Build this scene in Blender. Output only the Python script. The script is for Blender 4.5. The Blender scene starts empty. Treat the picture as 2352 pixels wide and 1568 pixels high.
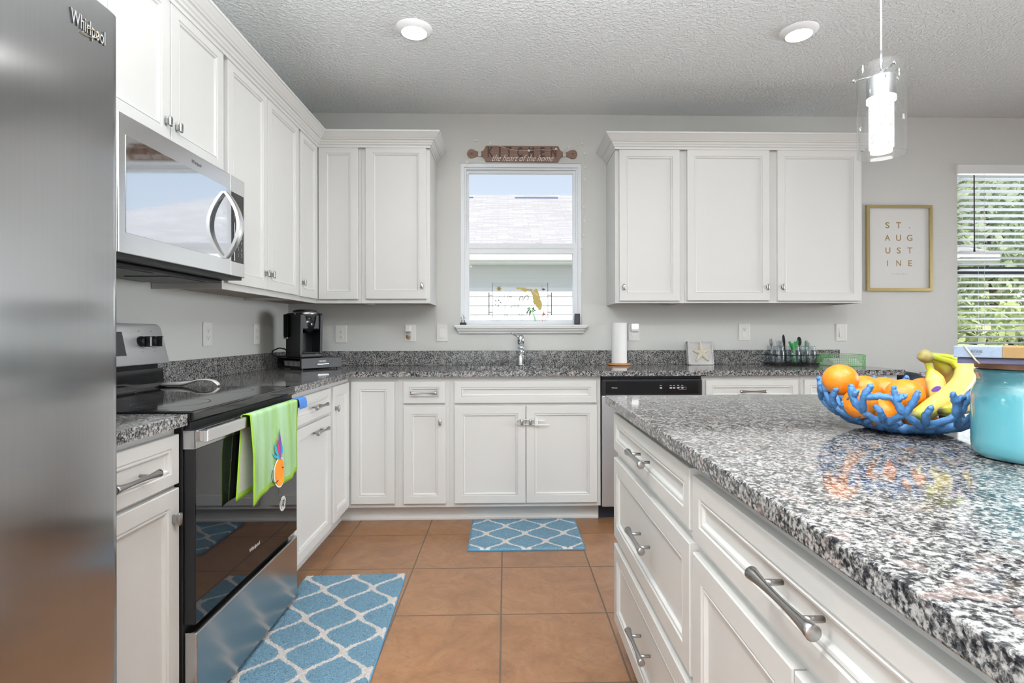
import bpy, bmesh, math, random
from mathutils import Vector, Matrix, noise
PI = math.pi
random.seed(7)
S = bpy.context.scene
COL = S.collection
# ------------------------------------------------------------------ camera, world, sun, daylight, added fills, exposure
FPX, CX, CY, YAW, ROLL, PIT = 1222.0, 1191.24, 762.29, -0.0243, -0.0020, 0.0013
CAM = Vector((0.0, -3.8202, 1.1435))
_R0 = Vector((math.cos(YAW), math.sin(YAW), 0)); _RY = Vector((-math.sin(YAW), math.cos(YAW), 0)); _Z = Vector((0, 0, 1))
_U = _Z*math.cos(PIT) - _RY*math.sin(PIT); FWD = _RY*math.cos(PIT) + _Z*math.sin(PIT)
RGT = _R0*math.cos(ROLL) + _U*math.sin(ROLL); UPV = _U*math.cos(ROLL) - _R0*math.sin(ROLL)
cd = bpy.data.cameras.new('camera'); cam = bpy.data.objects.new('camera', cd); COL.objects.link(cam)
cd.sensor_width = 36.0; cd.lens = 36.0*FPX/2352
cd.shift_x = -(CX-1176)/2352; cd.shift_y = (CY-784)/2352
cd.clip_start = 0.02; cd.clip_end = 200
M = Matrix((RGT, UPV, -FWD)).transposed().to_4x4(); M.translation = CAM
cam.matrix_world = M; S.camera = cam
S.view_settings.view_transform = 'Standard'; S.view_settings.look = 'None'
S.view_settings.gamma = 1.0; S.view_settings.use_curve_mapping = False
S.view_settings.exposure = 0.0
S.cycles.max_bounces = 10; S.cycles.diffuse_bounces = 5; S.cycles.glossy_bounces = 5
S.cycles.transmission_bounces = 6; S.cycles.transparent_max_bounces = 16
S.cycles.caustics_reflective = False; S.cycles.caustics_refractive = False
S.cycles.sample_clamp_indirect = 6.0

W = bpy.data.worlds.new('sky'); S.world = W; W.use_nodes = True
nt = W.node_tree; nt.nodes.clear()
wo = nt.nodes.new('ShaderNodeOutputWorld'); bg = nt.nodes.new('ShaderNodeBackground')
tc = nt.nodes.new('ShaderNodeTexCoord'); sx = nt.nodes.new('ShaderNodeSeparateXYZ'); rp = nt.nodes.new('ShaderNodeValToRGB')
nt.links.new(tc.outputs['Generated'], sx.inputs[0]); nt.links.new(sx.outputs['Z'], rp.inputs[0])
rp.color_ramp.elements[0].position = 0.0; rp.color_ramp.elements[0].color = (.93, .96, 1, 1)
rp.color_ramp.elements[1].position = 0.75; rp.color_ramp.elements[1].color = (.38, .60, .95, 1)
nt.links.new(rp.outputs[0], bg.inputs[0]); bg.inputs[1].default_value = 1.0
nt.links.new(bg.outputs[0], wo.inputs[0])

def lamp(name, kind, loc, power, direction=(0, 0, -1), color=(1, 1, 1), size=1.0, size_y=None, spread=PI):
    ld = bpy.data.lights.new(name, kind); ld.energy = power; ld.color = color
    if kind == 'AREA':
        ld.shape = 'RECTANGLE' if size_y else 'DISK'; ld.size = size
        if size_y: ld.size_y = size_y
        ld.spread = spread
    o = bpy.data.objects.new(name, ld); COL.objects.link(o); o.location = loc
    o.rotation_euler = Vector(direction).to_track_quat('-Z', 'Y').to_euler()
    return o
sun = lamp('sun', 'SUN', (0, -8, 9), 7.0, (0.22, 0.74, -0.64), (1, .96, .9)); sun.data.angle = 0.01
# daylight at dining window and patio door, rear can bulbs, then added fills
lamp('daylight_dining_window', 'AREA', (4.1, 0.35, 1.7), 20, (0, -1, 0.40), (.92, .96, 1), 1.5, 1.3)
lamp('daylight_patio_door', 'AREA', (.4, -8.35, 1.15), 45, (0, 1, 0.0), (.92, .965, 1), 3.0, 2.1)
lamp('recessed_bulb', 'AREA', (1.531, -3.25, 2.684), 20, (0, 0, -1), (1, .98, .95), .12)
lamp('recessed_bulb', 'AREA', (-.469, -3.25, 2.684), 17, (0, 0, -1), (1, .98, .95), .12)
lamp('side_window_fill', 'AREA', (5.25, -1.75, 1.35), 33, (-1, 0, 0.0), (.92, .965, 1), 2.2, 1.2, math.radians(80))  # placed and narrowed at an unseen right window to fill the left run
lamp('added_left_fill', 'AREA', (-1.40, -6.0, 1.4), 45, (1, .3, 0.0), (.92, .965, 1), 2.4, 1.6)  # unseen window light added on the left to brighten the island fronts
lamp('added_uplight', 'AREA', (-.1, -4.25, 1.35), 435, (0, .02, 1), (.93, .97, 1), .4, None, math.radians(143))  # bodiless lamp added behind the camera, bounced off the ceiling as main fill

# ------------------------------------------------------------------ materials
MATS = {}
class NB:
    def __init__(s, name):
        s.m = bpy.data.materials.new(name); s.m.use_nodes = True; s.t = s.m.node_tree; s.t.nodes.clear()
        s.out = s.n('ShaderNodeOutputMaterial')
    def n(s, kind, **k):
        x = s.t.nodes.new(kind)
        for a, b in k.items(): setattr(x, a, b)
        return x
    def l(s, a, b): s.t.links.new(a, b)
    def val(s, sock, v):
        if hasattr(v, 'is_output'): s.l(v, sock)
        else: sock.default_value = v
    def math(s, op, a, b=None, c=None):
        x = s.n('ShaderNodeMath', operation=op); s.val(x.inputs[0], a)
        if b is not None: s.val(x.inputs[1], b)
        if c is not None: s.val(x.inputs[2], c)
        return x.outputs[0]
    def coord(s, scale=(1, 1, 1), loc=(0, 0, 0), rot=(0, 0, 0)):
        t = s.n('ShaderNodeTexCoord'); mp = s.n('ShaderNodeMapping'); s.l(t.outputs['Object'], mp.inputs[0])
        mp.inputs['Location'].default_value = loc; mp.inputs['Scale'].default_value = scale; mp.inputs['Rotation'].default_value = rot
        return mp.outputs[0]
    def noise(s, vec, scale=5., detail=2., rough=.5, dist=0.):
        x = s.n('ShaderNodeTexNoise'); s.l(vec, x.inputs['Vector'])
        x.inputs['Scale'].default_value = scale; x.inputs['Detail'].default_value = detail
        x.inputs['Roughness'].default_value = rough; x.inputs['Distortion'].default_value = dist
        return x.outputs[0]
    def ramp(s, fac, pts, interp='LINEAR'):
        x = s.n('ShaderNodeValToRGB'); s.l(fac, x.inputs[0]); e = x.color_ramp; e.interpolation = interp
        while len(e.elements) < len(pts): e.elements.new(.5)
        for q, (p, c) in zip(e.elements, pts): q.position = p; q.color = tuple(c)+(1,) if len(c) == 3 else c
        return x.outputs[0]
    def mix(s, fac, a, b, mode='MIX'):
        x = s.n('ShaderNodeMix', data_type='RGBA', blend_type=mode)
        s.val(x.inputs['Factor'], fac)
        for sock, v in ((x.inputs[6], a), (x.inputs[7], b)):
            s.val(sock, v if hasattr(v, 'is_output') else tuple(v)+(1,))
        return x.outputs[2]
    def bump(s, h, strength=.2, dist=.01):
        x = s.n('ShaderNodeBump'); s.l(h, x.inputs['Height']); x.inputs['Strength'].default_value = strength; x.inputs['Distance'].default_value = dist
        return x.outputs[0]
    def bsdf(s, color, rough=.5, metal=0., spec=None, normal=None, **k):
        b = s.n('ShaderNodeBsdfPrincipled')
        s.val(b.inputs['Base Color'], color if hasattr(color, 'is_output') else tuple(color)+(1,))
        s.val(b.inputs['Roughness'], rough); s.val(b.inputs['Metallic'], metal)
        if spec is not None: b.inputs['Specular IOR Level'].default_value = spec
        if normal is not None: s.l(normal, b.inputs['Normal'])
        for a, v in k.items(): s.val(b.inputs[a.replace('_', ' ')], v)
        s.l(b.outputs[0], s.out.inputs[0]); return b
def M_(name):
    if name in MATS: return MATS[name]
    MATS[name] = MAKE[name](NB(name)).m if name in MAKE else None
    return MATS[name]
MAKE = {}
def mk(name):
    def d(f):
        def g(b): f(b); return b
        MAKE[name] = g; return f
    return d
def plain(name, color, rough=.5, metal=0., var=.03, scale=30., bump=0., bscale=200., **k):
    def f(b):
        v = b.coord(); n = b.noise(v, scale, 3)
        c = b.mix(n, [x*(1-var) for x in color], [min(1, x*(1+var)) for x in color])
        nm = b.bump(b.noise(v, bscale, 2), bump, .002) if bump else None
        b.bsdf(c, rough, metal, normal=nm, **k)
    mk(name)(f)
plain('cabinet_paint', (.662, .66, .642), .38, var=.012, scale=6)
plain('trim_paint', (.76, .76, .755), .4, var=.01)
plain('vinyl', (.80, .83, .86), .35, var=.01)
plain('white_plastic', (.78, .77, .75), .35, var=.01)
plain('plate_plastic', (.74, .73, .70), .35, var=.01)
plain('wall_paint', (.61, .612, .588), .7, var=.015, scale=2, bump=.35, bscale=110)
plain('under_wood', (.30, .23, .18), .6, var=.15, scale=20)
plain('black_plastic', (.009, .009, .010), .42, var=.1, Specular_IOR_Level=.35)
plain('black_gloss', (.006, .006, .007), .06, var=.1)
plain('navy_black', (.012, .016, .028), .45, var=.1)
plain('dark_gray', (.022, .022, .025), .45, var=.1)
plain('nickel', (.42, .415, .41), .28, 1., var=.04)
plain('chrome', (.62, .63, .65), .09, 1., var=.02)
plain('spoon_steel', (.80, .79, .77), .25, .25, var=.04)
plain('brass', (.62, .50, .24), .30, 1., var=.06)
plain('gold_print', (.40, .29, .13), .5, .2, var=.1)
plain('gray_print', (.45, .45, .45), .6)
plain('white_print', (.85, .85, .85), .5)
plain('dark_print', (.03, .03, .03), .5)
plain('paper', (.80, .80, .78), .8, var=.02, bump=.2, bscale=90)
plain('tissue', (.86, .855, .85), .9, var=.02, bump=.5, bscale=160)
plain('bamboo', (.42, .20, .08), .45, var=.2, scale=15)
plain('aqua_glaze', (.092, .31, .36), .10, var=.03, scale=8, Coat_Weight=.4, Coat_Roughness=.03)
plain('book_cloth', (.22, .265, .34), .8, var=.08, scale=120, bump=.3, bscale=900)
plain('book_dark', (.06, .058, .10), .8, var=.08, scale=120)
plain('kraft', (.22, .13, .045), .75, var=.06, scale=60)
plain('cord_gold', (.62, .50, .30), .6)
plain('coral_blue', (.055, .165, .36), .5, var=.35, scale=90, bump=1., bscale=140)
plain('white_wire', (.75, .75, .75), .5)
plain('green_wire', (.22, .46, .20), .4, var=.05)
plain('green_plastic', (.03, .25, .07), .3, var=.1)
plain('frost_clear', (.75, .77, .78), .25, var=.05)
plain('napkin', (.72, .71, .70), .85, var=.05)
plain('star_plaster', (.62, .55, .44), .75, var=.12, scale=60, bump=.6, bscale=200)
plain('plaque_wood', (.52, .51, .50), .7, var=.25, scale=25, bump=.4, bscale=80)
plain('sign_letter', (.075, .045, .035), .7, var=.1)
plain('towel_blue', (.07, .22, .60), .85, bump=.4, bscale=300)
plain('orange_print', (.85, .28, .02), .8)
plain('aqua_print', (.03, .35, .55), .8)
plain('purple_print', (.14, .06, .32), .8)
plain('pink_print', (.55, .03, .10), .8)
plain('decal_gold', (.50, .40, .11), .6)
plain('decal_sun', (.30, .20, .01), .6)
plain('decal_green', (.02, .13, .02), .6)
plain('decal_mint', (.35, .70, .42), .6)
plain('decal_red', (.50, .06, .04), .6)
plain('decal_wine', (.20, .015, .04), .6)
plain('siding', (.85, .85, .84), .6, var=.01)
plain('fascia', (.85, .85, .84), .6, var=.01)
plain('soffit', (.60, .62, .60), .7, var=.03)
plain('vent_blue', (.05, .10, .19), .6, var=.1)
plain('grass', (.33, .33, .27), .9, var=.2, scale=3)
plain('bark', (.12, .085, .055), .9, var=.3, bump=.6, bscale=40)
plain('dark_wood', (.10, .045, .025), .5, var=.3, scale=20)
plain('steel_sink', (.45, .45, .46), .3, 1.)
plain('pod_white', (.50, .48, .46), .5, var=.1)
plain('lamp_trim', (.80, .80, .80), .5)

@mk('ceiling_paint')
def _(b):
    v = b.coord(); n1 = b.noise(v, 55, 4, .55, .4); h = b.ramp(n1, [(.42, (0,)*3), (.62, (1,)*3)])
    b.bsdf(b.mix(b.noise(v, 2), (.765, .785, .785), (.79, .81, .81)), .8, normal=b.bump(h, .6, .008))
@mk('granite')
def _(b):
    v = b.coord(); w = b.n('ShaderNodeTexNoise'); b.l(v, w.inputs['Vector']); w.inputs['Scale'].default_value = 140; w.inputs['Detail'].default_value = 2
    vm = b.n('ShaderNodeVectorMath', operation='SCALE'); b.l(w.outputs['Color'], vm.inputs[0]); vm.inputs['Scale'].default_value = .007
    va = b.n('ShaderNodeVectorMath', operation='ADD'); b.l(v, va.inputs[0]); b.l(vm.outputs[0], va.inputs[1])
    def vor(sc):
        x = b.n('ShaderNodeTexVoronoi'); b.l(va.outputs[0], x.inputs['Vector']); x.inputs['Scale'].default_value = sc
        s = b.n('ShaderNodeSeparateColor'); b.l(x.outputs['Color'], s.inputs[0]); return s.outputs[0]
    n1 = b.noise(va.outputs[0], 150, 3, .62); n2 = b.noise(v, 46, 3, .6)
    f = b.math('ADD', b.math('ADD', b.math('MULTIPLY', n1, .74), b.math('MULTIPLY', vor(260), .10)), b.math('MULTIPLY', n2, .26))
    c = b.ramp(f, [(.38, (.008, .008, .010)), (.455, (.020, .020, .023)), (.505, (.06, .059, .059)), (.545, (.13, .128, .125)), (.605, (.29, .285, .28)), (.72, (.43, .42, .41))])
    c = b.mix(b.ramp(vor(45), [(.92, (0,)*3), (.95, (.18,)*3)]), c, (.50, .36, .32))
    b.bsdf(c, .07, spec=.24)
@mk('floor_tile')
def _(b):
    v = b.coord(loc=(.2272+.0, 1.229, 0)); t = .4303
    br = b.n('ShaderNodeTexBrick', offset=0.0, squash=1.0); b.l(v, br.inputs['Vector'])
    for k, q in (('Scale', 1.), ('Mortar Size', .0035), ('Mortar Smooth', .1), ('Bias', 0.), ('Brick Width', t), ('Row Height', t)): br.inputs[k].default_value = q
    br.inputs['Color1'].default_value = (.9, .9, .9, 1); br.inputs['Color2'].default_value = (1.08, 1.06, 1.04, 1)
    n1 = b.noise(v, 6.5, 8, .66, 1.4); n2 = b.noise(v, 15, 7, .72, 2.6)
    c = b.ramp(n1, [(.30, (.175, .083, .037)), (.50, (.245, .120, .056)), (.70, (.295, .160, .082))])
    c = b.mix(b.ramp(n2, [(.52, (0,)*3), (.66, (.6,)*3)]), c, (.15, .078, .048))
    c = b.mix(1., c, br.outputs['Color'], 'MULTIPLY')
    c = b.mix(br.outputs['Fac'], c, (.105, .072, .05))
    h = b.math('SUBTRACT', b.math('MULTIPLY', n2, .12), br.outputs['Fac'])
    b.bsdf(c, b.math('ADD', .34, b.math('MULTIPLY', br.outputs['Fac'], .4)), normal=b.bump(h, .5, .003))
def brushed(name, axis, color, rough=.2, st=.05, aniso=.8):
    def f(b):
        sc = [260, 260, 260]; sc[axis] = 2.0
        n = b.noise(b.coord(tuple(sc)), 1., 3, .6)
        lo = b.noise(b.coord(), 3., 3)
        tg = b.n('ShaderNodeTangent', direction_type='RADIAL', axis='Z')
        c = b.mix(n, [x*.94 for x in color], [x*1.04 for x in color])
        r = b.math('ADD', rough-.05, b.math('MULTIPLY', lo, .1))
        q = b.bsdf(c, r, 1., normal=b.bump(n, st, .0006), Anisotropic=aniso)
        q.inputs['Anisotropic Rotation'].default_value = 0.0 if axis == 2 else 0.25
        b.l(tg.outputs[0], q.inputs['Tangent'])
    mk(name)(f)
brushed('steel_vertical', 2, (.52, .53, .54), .17, .03, .88)
brushed('steel_side', 1, (.52, .525, .53))
plain('steel_light', (.66, .665, .67), .33, .55, var=.02)
brushed('steel_bright', 1, (.82, .825, .83), .22)
@mk('steel_diswasher')
def _(b):
    n = b.noise(b.coord((3, 3, 300)), 1., 3); b.bsdf(b.mix(n, (.56, .57, .60), (.62, .63, .66)), .42, .9)
@mk('oven_glass')
def _(b):
    b.bsdf((.006, .006, .007), .03, spec=.55)
@mk('micro_glass')
def _(b):
    v = b.coord((1, 1, 1)); n = b.noise(v, 40, 5, .7, 3.)
    b.bsdf((.80, .83, .86), b.math('MULTIPLY', n, .10), 1.)
def thin(name, tint=(1, 1, 1), refl=.9, f0=1.45, dust=0.):
    def f(b):
        tr = b.n('ShaderNodeBsdfTransparent'); tr.inputs[0].default_value = tuple(tint)+(1,)
        gl = b.n('ShaderNodeBsdfGlossy'); gl.inputs['Roughness'].default_value = .02; gl.inputs[0].default_value = (refl,)*3+(1,)
        lw = b.n('ShaderNodeLayerWeight'); lw.inputs[0].default_value = .5
        fr = b.math('ADD', (f0-1)**2/(f0+1)**2, b.math('MULTIPLY', b.math('POWER', lw.outputs['Facing'], 5.), .75))
        mx = b.n('ShaderNodeMixShader'); b.l(fr, mx.inputs[0]); b.l(tr.outputs[0], mx.inputs[1]); b.l(gl.outputs[0], mx.inputs[2])
        o = mx
        if dust:
            df = b.n('ShaderNodeBsdfDiffuse'); df.inputs[0].default_value = (.9, .9, .9, 1)
            m2 = b.n('ShaderNodeMixShader'); nn = b.ramp(b.noise(b.coord(), 220, 3, .7), [(.45, (dust*.3,)*3), (.7, (dust*2.2,)*3)])
            b.l(nn, m2.inputs[0]); b.l(mx.outputs[0], m2.inputs[1]); b.l(df.outputs[0], m2.inputs[2]); o = m2
        b.l(o.outputs[0], b.out.inputs[0])
    mk(name)(f)
thin('window_glass', (.97, .985, .99), .6, 1.35)
thin('matte_glass', (.99, .99, .99), .10, 1.3)
thin('jar_glass', (.93, .95, .96), .9, 1.5)
thin('pendant_glass', (.955, .96, .96), .9, 1.5, .025)
thin('acrylic', (.97, .97, .97), .7, 1.4)
thin('clear_plastic', (.80, .82, .84), .9, 1.7, .10)
thin('smoke_plastic', (.10, .10, .11), .5, 1.45)
def emit(name, color, strength, pattern=False):
    def f(b):
        e = b.n('ShaderNodeEmission'); e.inputs[0].default_value = tuple(color)+(1,); e.inputs[1].default_value = strength
        if pattern:
            x = b.n('ShaderNodeTexVoronoi', feature='DISTANCE_TO_EDGE'); b.l(b.coord(), x.inputs['Vector']); x.inputs['Scale'].default_value = 130
            b.l(b.math('MULTIPLY', b.math('ADD', b.ramp(x.outputs[0], [(.02, (.45,)*3), (.12, (1,)*3)]), .0), strength), e.inputs[1])
        b.l(e.outputs[0], b.out.inputs[0])
    mk(name)(f)
emit('lamp_lens', (1, .985, .96), 65.)
emit('pendant_core', (1, .99, .97), 1.7, True)
emit('pendant_tip', (1, .99, .97), 9.)
emit('night_glow', (1, 1, 1), 2.6)
@mk('orange_peel')
def _(b):
    v = b.coord(); c = b.mix(b.noise(v, 14, 3), (.64, .165, .004), (.72, .24, .008))
    b.bsdf(c, .36, normal=b.bump(b.noise(v, 260, 2), .35, .002), Subsurface_Weight=.06)
@mk('banana_skin')
def _(b):
    v = b.coord(); n = b.noise(v, 9, 3)
    at = b.n('ShaderNodeAttribute', attribute_name='ripe')
    c = b.ramp(at.outputs['Fac'], [(0., (.03, .02, .01)), (.03, (.05, .035, .01)), (.07, (.40, .38, .03)), (.20, (.58, .43, .095)), (.62, (.60, .47, .15)), (.80, (.40, .42, .03)), (1., (.26, .31, .02))])
    c = b.mix(b.ramp(b.noise(v, 60, 3), [(.66, (0,)*3), (.72, (.5,)*3)]), c, (.22, .15, .03))
    b.bsdf(c, .42)
@mk('banana_crown')
def _(b): b.bsdf(b.mix(b.noise(b.coord(), 80, 3), (.33, .30, .09), (.12, .07, .03)), .7)
@mk('sign_wood')
def _(b):
    n = b.noise(b.coord((4, 4, 170)), 1., 4, .6); b.bsdf(b.ramp(n, [(.3, (.15, .088, .066)), (.55, (.245, .152, .115)), (.75, (.30, .195, .15))]), .7)
@mk('lid_wood')
def _(b):
    n = b.noise(b.coord((60, 6, 60)), 1., 4, .6); b.bsdf(b.ramp(n, [(.3, (.17, .075, .04)), (.7, (.38, .20, .11))]), .5)
@mk('towel_green')
def _(b):
    v = b.coord(); w = b.n('ShaderNodeTexWave', wave_type='BANDS', bands_direction='DIAGONAL'); b.l(v, w.inputs['Vector']); w.inputs['Scale'].default_value = 95; w.inputs['Distortion'].default_value = .6
    s = b.n('ShaderNodeSeparateXYZ'); b.l(v, s.inputs[0])
    st = b.noise(b.coord((1, 16, 1.2)), 1., 2)
    c = b.ramp(st, [(.36, (.22, .42, .06)), (.5, (.32, .55, .25)), (.62, (.39, .61, .37))])
    c = b.mix(b.math('MULTIPLY', w.outputs['Fac'], .25), c, (.55, .75, .50))
    b.bsdf(c, .9, normal=b.bump(w.outputs['Fac'], .4, .002))
plain('towel_border', (.28, .50, .035), .9, var=.15, scale=200, bump=.4, bscale=300)
plain('towel_back', (.50, .52, .44), .9, var=.1, scale=200, bump=.4, bscale=300)
def rug(name, Wd, Ln, ph):
    def f(b):
        v = b.coord(); s = b.n('ShaderNodeSeparateXYZ'); b.l(v, s.inputs[0])
        jit = b.math('MULTIPLY', b.math('SUBTRACT', b.noise(v, 90, 3, .7), .5), .016)
        x = b.math('ADD', b.math('ADD', s.outputs[0], ph[0]), jit); y = b.math('ADD', s.outputs[1], ph[1])
        q = b.math('MULTIPLY', b.math('COSINE', b.math('MULTIPLY', y, 2*PI/Ln)), Wd*.47)
        def dist(e):
            r = b.math('DIVIDE', e, 2*Wd); r = b.math('SUBTRACT', r, b.math('ROUND', r)); return b.math('ABSOLUTE', b.math('MULTIPLY', r, 2*Wd))
        d = b.math('MINIMUM', dist(b.math('SUBTRACT', x, q)), dist(b.math('ADD', b.math('SUBTRACT', x, Wd), q)))
        k = b.ramp(b.math('MULTIPLY', d, 20.), [(.20, (1,)*3), (.26, (0,)*3)])
        fz = b.noise(v, 230, 4, .75)
        blue = b.ramp(fz, [(.30, (.03, .07, .10)), (.44, (.14, .265, .36)), (.7, (.25, .41, .52))])
        wh = b.ramp(fz, [(.28, (.44, .40, .38)), (.45, (.76, .71, .68))])
        b.bsdf(b.mix(k, blue, wh), .95, normal=b.bump(fz, .8, .006))
    mk(name)(f)
rug('rug_long', .106, .238, (.052, -.18)); rug('rug_short', .109, .228, (.165, -.099))
plain('rug_edge', (.07, .20, .32), .9)
@mk('shingles')
def _(b):
    v = b.coord(loc=(41.3, 7.1, 0)); br = b.n('ShaderNodeTexBrick', offset=.37, offset_frequency=2, squash=1.3, squash_frequency=3); b.l(v, br.inputs['Vector'])
    for k, q in (('Scale', 1.), ('Mortar Size', .007), ('Mortar Smooth', .9), ('Bias', -.2), ('Brick Width', .34), ('Row Height', .085)): br.inputs[k].default_value = q
    br.inputs['Color1'].default_value = (.36, .33, .32, 1); br.inputs['Color2'].default_value = (.46, .425, .41, 1); br.inputs['Mortar'].default_value = (.24, .225, .22, 1)
    b.bsdf(br.outputs['Color'], .9)
def leafmat(name, a, c2):
    def f(b):
        c = b.ramp(b.noise(b.coord(), 1.6, 4, .7), [(.3, a), (.7, c2)])
        d = b.n('ShaderNodeBsdfDiffuse'); b.l(c, d.inputs[0]); t = b.n('ShaderNodeBsdfTranslucent'); b.l(c, t.inputs[0])
        m = b.n('ShaderNodeMixShader'); m.inputs[0].default_value = .4; b.l(d.outputs[0], m.inputs[1]); b.l(t.outputs[0], m.inputs[2]); b.l(m.outputs[0], b.out.inputs[0])
    mk(name)(f)
leafmat('leaves', (.26, .34, .10), (.76, .80, .44)); leafmat('leaves_dark', (.22, .30, .16), (.62, .68, .42))
@mk('blind_slat')
def _(b):
    c = b.mix(b.noise(b.coord(), 20), (.72, .74, .74), (.76, .78, .78))
    b.bsdf(c, .45)

# ------------------------------------------------------------------ mesh building
class B:
    def __init__(s): s.b = bmesh.new(); s.mi = 0; s.sm = False
    def mat(s, i): s.mi = i; return s
    def face(s, vs):
        try:
            f = s.b.faces.new(vs); f.material_index = s.mi; f.smooth = s.sm; return f
        except ValueError: return None
    def box(s, x0, x1, y0, y1, z0, z1, bev=0., seg=2, sel=None, T=None):
        x0, x1 = min(x0, x1), max(x0, x1); y0, y1 = min(y0, y1), max(y0, y1); z0, z1 = min(z0, z1), max(z0, z1)
        c = [(x, y, z) for x in (x0, x1) for y in (y0, y1) for z in (z0, z1)]
        if T: c = [T(*p) for p in c]
        v = [s.b.verts.new(p) for p in c]
        fs = [s.face([v[i] for i in q]) for q in ((0, 1, 3, 2), (4, 6, 7, 5), (0, 4, 5, 1), (2, 3, 7, 6), (0, 2, 6, 4), (1, 5, 7, 3))]
        if bev:
            es = list({e for f in fs for e in f.edges})
            if sel: es = [e for e in es if sel((e.verts[0].co+e.verts[1].co)/2)]
            r = bmesh.ops.bevel(s.b, geom=es, offset=bev, segments=seg, affect='EDGES', profile=.5)
            for f in r['faces']: f.material_index = s.mi
        return s
    def rings(s, R, cap0=True, cap1=True, closed=True, loop=False):
        V = [[s.b.verts.new(p) for p in r] for r in R]; n = len(V[0])
        L = list(range(len(V)-1)) + ([len(V)-1] if loop else [])
        for i in L:
            a, c = V[i], V[(i+1) % len(V)]
            for j in range(n if closed else n-1):
                k = (j+1) % n; s.face([a[j], a[k], c[k], c[j]])
        if not loop:
            if cap0: s.face(V[0][::-1])
            if cap1: s.face(V[-1])
        return V
    def tube(s, pts, r, n=10, caps=True, sx=1., loop=False):
        pts = [Vector(p) for p in pts]; m = len(pts); R = []; up = None
        for i, p in enumerate(pts):
            if loop: t = pts[(i+1) % m]-pts[i-1]
            else: t = pts[min(i+1, m-1)]-pts[max(i-1, 0)]
            t.normalize()
            if up is None: up = Vector((0, 0, 1)) if abs(t.z) < .9 else Vector((1, 0, 0))
            a = t.cross(up).normalized(); up = a.cross(t).normalized(); q = r[i] if hasattr(r, '__len__') else r
            R.append([p + a*(q*sx*math.cos(2*PI*j/n)) + up*(q*math.sin(2*PI*j/n)) for j in range(n)])
        s.rings(R, caps, caps, True, loop); return s
    def cyl(s, p0, p1, r0, r1=None, n=24):
        return s.tube([p0, p1], [r0, r0 if r1 is None else r1], n)
    def lathe(s, prof, c, n=40, axis='Z', cap=True):
        def P(r, z, a):
            x, y = r*math.cos(a), r*math.sin(a)
            q = {'Z': (x, y, z), 'Y': (x, z, y), 'X': (z, x, y)}[axis]
            return (c[0]+q[0], c[1]+q[1], c[2]+q[2])
        R = [[P(max(r, 1e-5), z, 2*PI*j/n) for j in range(n)] for r, z in prof]
        s.rings(R, cap, cap); return s
    def sphere(s, c, r, n=24, sc=(1, 1, 1)):
        m = n//2
        R = [[(c[0]+r*sc[0]*math.sin(PI*i/m)*math.cos(2*PI*j/n), c[1]+r*sc[1]*math.sin(PI*i/m)*math.sin(2*PI*j/n), c[2]-r*sc[2]*math.cos(PI*i/m)) for j in range(n)] for i in range(1, m)]
        V = s.rings(R, False, False); lo = s.b.verts.new((c[0], c[1], c[2]-r*sc[2])); hi = s.b.verts.new((c[0], c[1], c[2]+r*sc[2]))
        for j in range(n):
            s.face([V[0][(j+1) % n], V[0][j], lo]); s.face([V[-1][j], V[-1][(j+1) % n], hi])
        return s
    def prism(s, poly, F, d0, d1):
        """poly in (u,z) extruded between depths d0, d1 through F(u,z,d)"""
        a = [s.b.verts.new(F(u, z, d0)) for u, z in poly]; c = [s.b.verts.new(F(u, z, d1)) for u, z in poly]; n = len(poly)
        s.face(a[::-1]); s.face(c)
        for i in range(n): s.face([a[i], a[(i+1) % n], c[(i+1) % n], c[i]])
        return s
    def frame(s, F, u0, u1, z0, z1, w, d0, d1):
        """four mitred sides of a rectangular frame"""
        o = [(u0, z0), (u1, z0), (u1, z1), (u0, z1)]; i = [(u0+w, z0+w), (u1-w, z0+w), (u1-w, z1-w), (u0+w, z1-w)]
        s.rings([[F(*p, d0) for p in o], [F(*p, d1) for p in o], [F(*p, d1) for p in i], [F(*p, d0) for p in i]], loop=True); return s
    def text(s, F, txt, u0, u1, zc, d, height=None, shear=0., depth=.0006, spacing=1., bold=0., warp=None, solid=0.):
        cu = bpy.data.curves.new('t', 'FONT'); cu.body = txt; cu.size = 1.; cu.shear = shear; cu.space_character = spacing; cu.resolution_u = 3; cu.offset = bold; cu.extrude = .05 if solid else 0.
        ob = bpy.data.objects.new('t', cu); me = bpy.data.meshes.new_from_object(ob)
        xs = [v.co.x for v in me.vertices]; ys = [v.co.y for v in me.vertices]
        if xs:
            a0, a1, b0, b1 = min(xs), max(xs), min(ys), max(ys)
            k = (u1-u0)/(a1-a0); kz = (height/(b1-b0)) if height else abs(k)
            def T(co, dd):
                u = u0+(co.x-a0)*k; z = zc+(co.y-(b0+b1)/2)*kz
                return F(*(warp(u, z) if warp else (u, z)), dd)
            vv = [s.b.verts.new(T(v.co, d+(solid*(v.co.z+.05)/.1 if solid else depth))) for v in me.vertices]
            for p in me.polygons: s.face([vv[i] for i in p.vertices])
        bpy.data.objects.remove(ob); bpy.data.meshes.remove(me); bpy.data.curves.remove(cu); return s
    def build(s, name, mats, parent=None, label=None, normals=True):
        if normals: bmesh.ops.recalc_face_normals(s.b, faces=s.b.faces)
        me = bpy.data.meshes.new(name)
        off = Vector((0, 0, 0))
        root = parent
        if parent is not None:
            while root.parent is not None: root = root.parent
            off = root.location.copy()
        else:
            co = [v.co for v in s.b.verts]
            off = Vector(((min(c.x for c in co)+max(c.x for c in co))/2, (min(c.y for c in co)+max(c.y for c in co))/2, min(c.z for c in co)))
        bmesh.ops.translate(s.b, verts=s.b.verts, vec=-off)
        s.b.to_mesh(me); s.b.free()
        for m in ([mats] if isinstance(mats, str) else mats): me.materials.append(M_(m))
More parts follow.
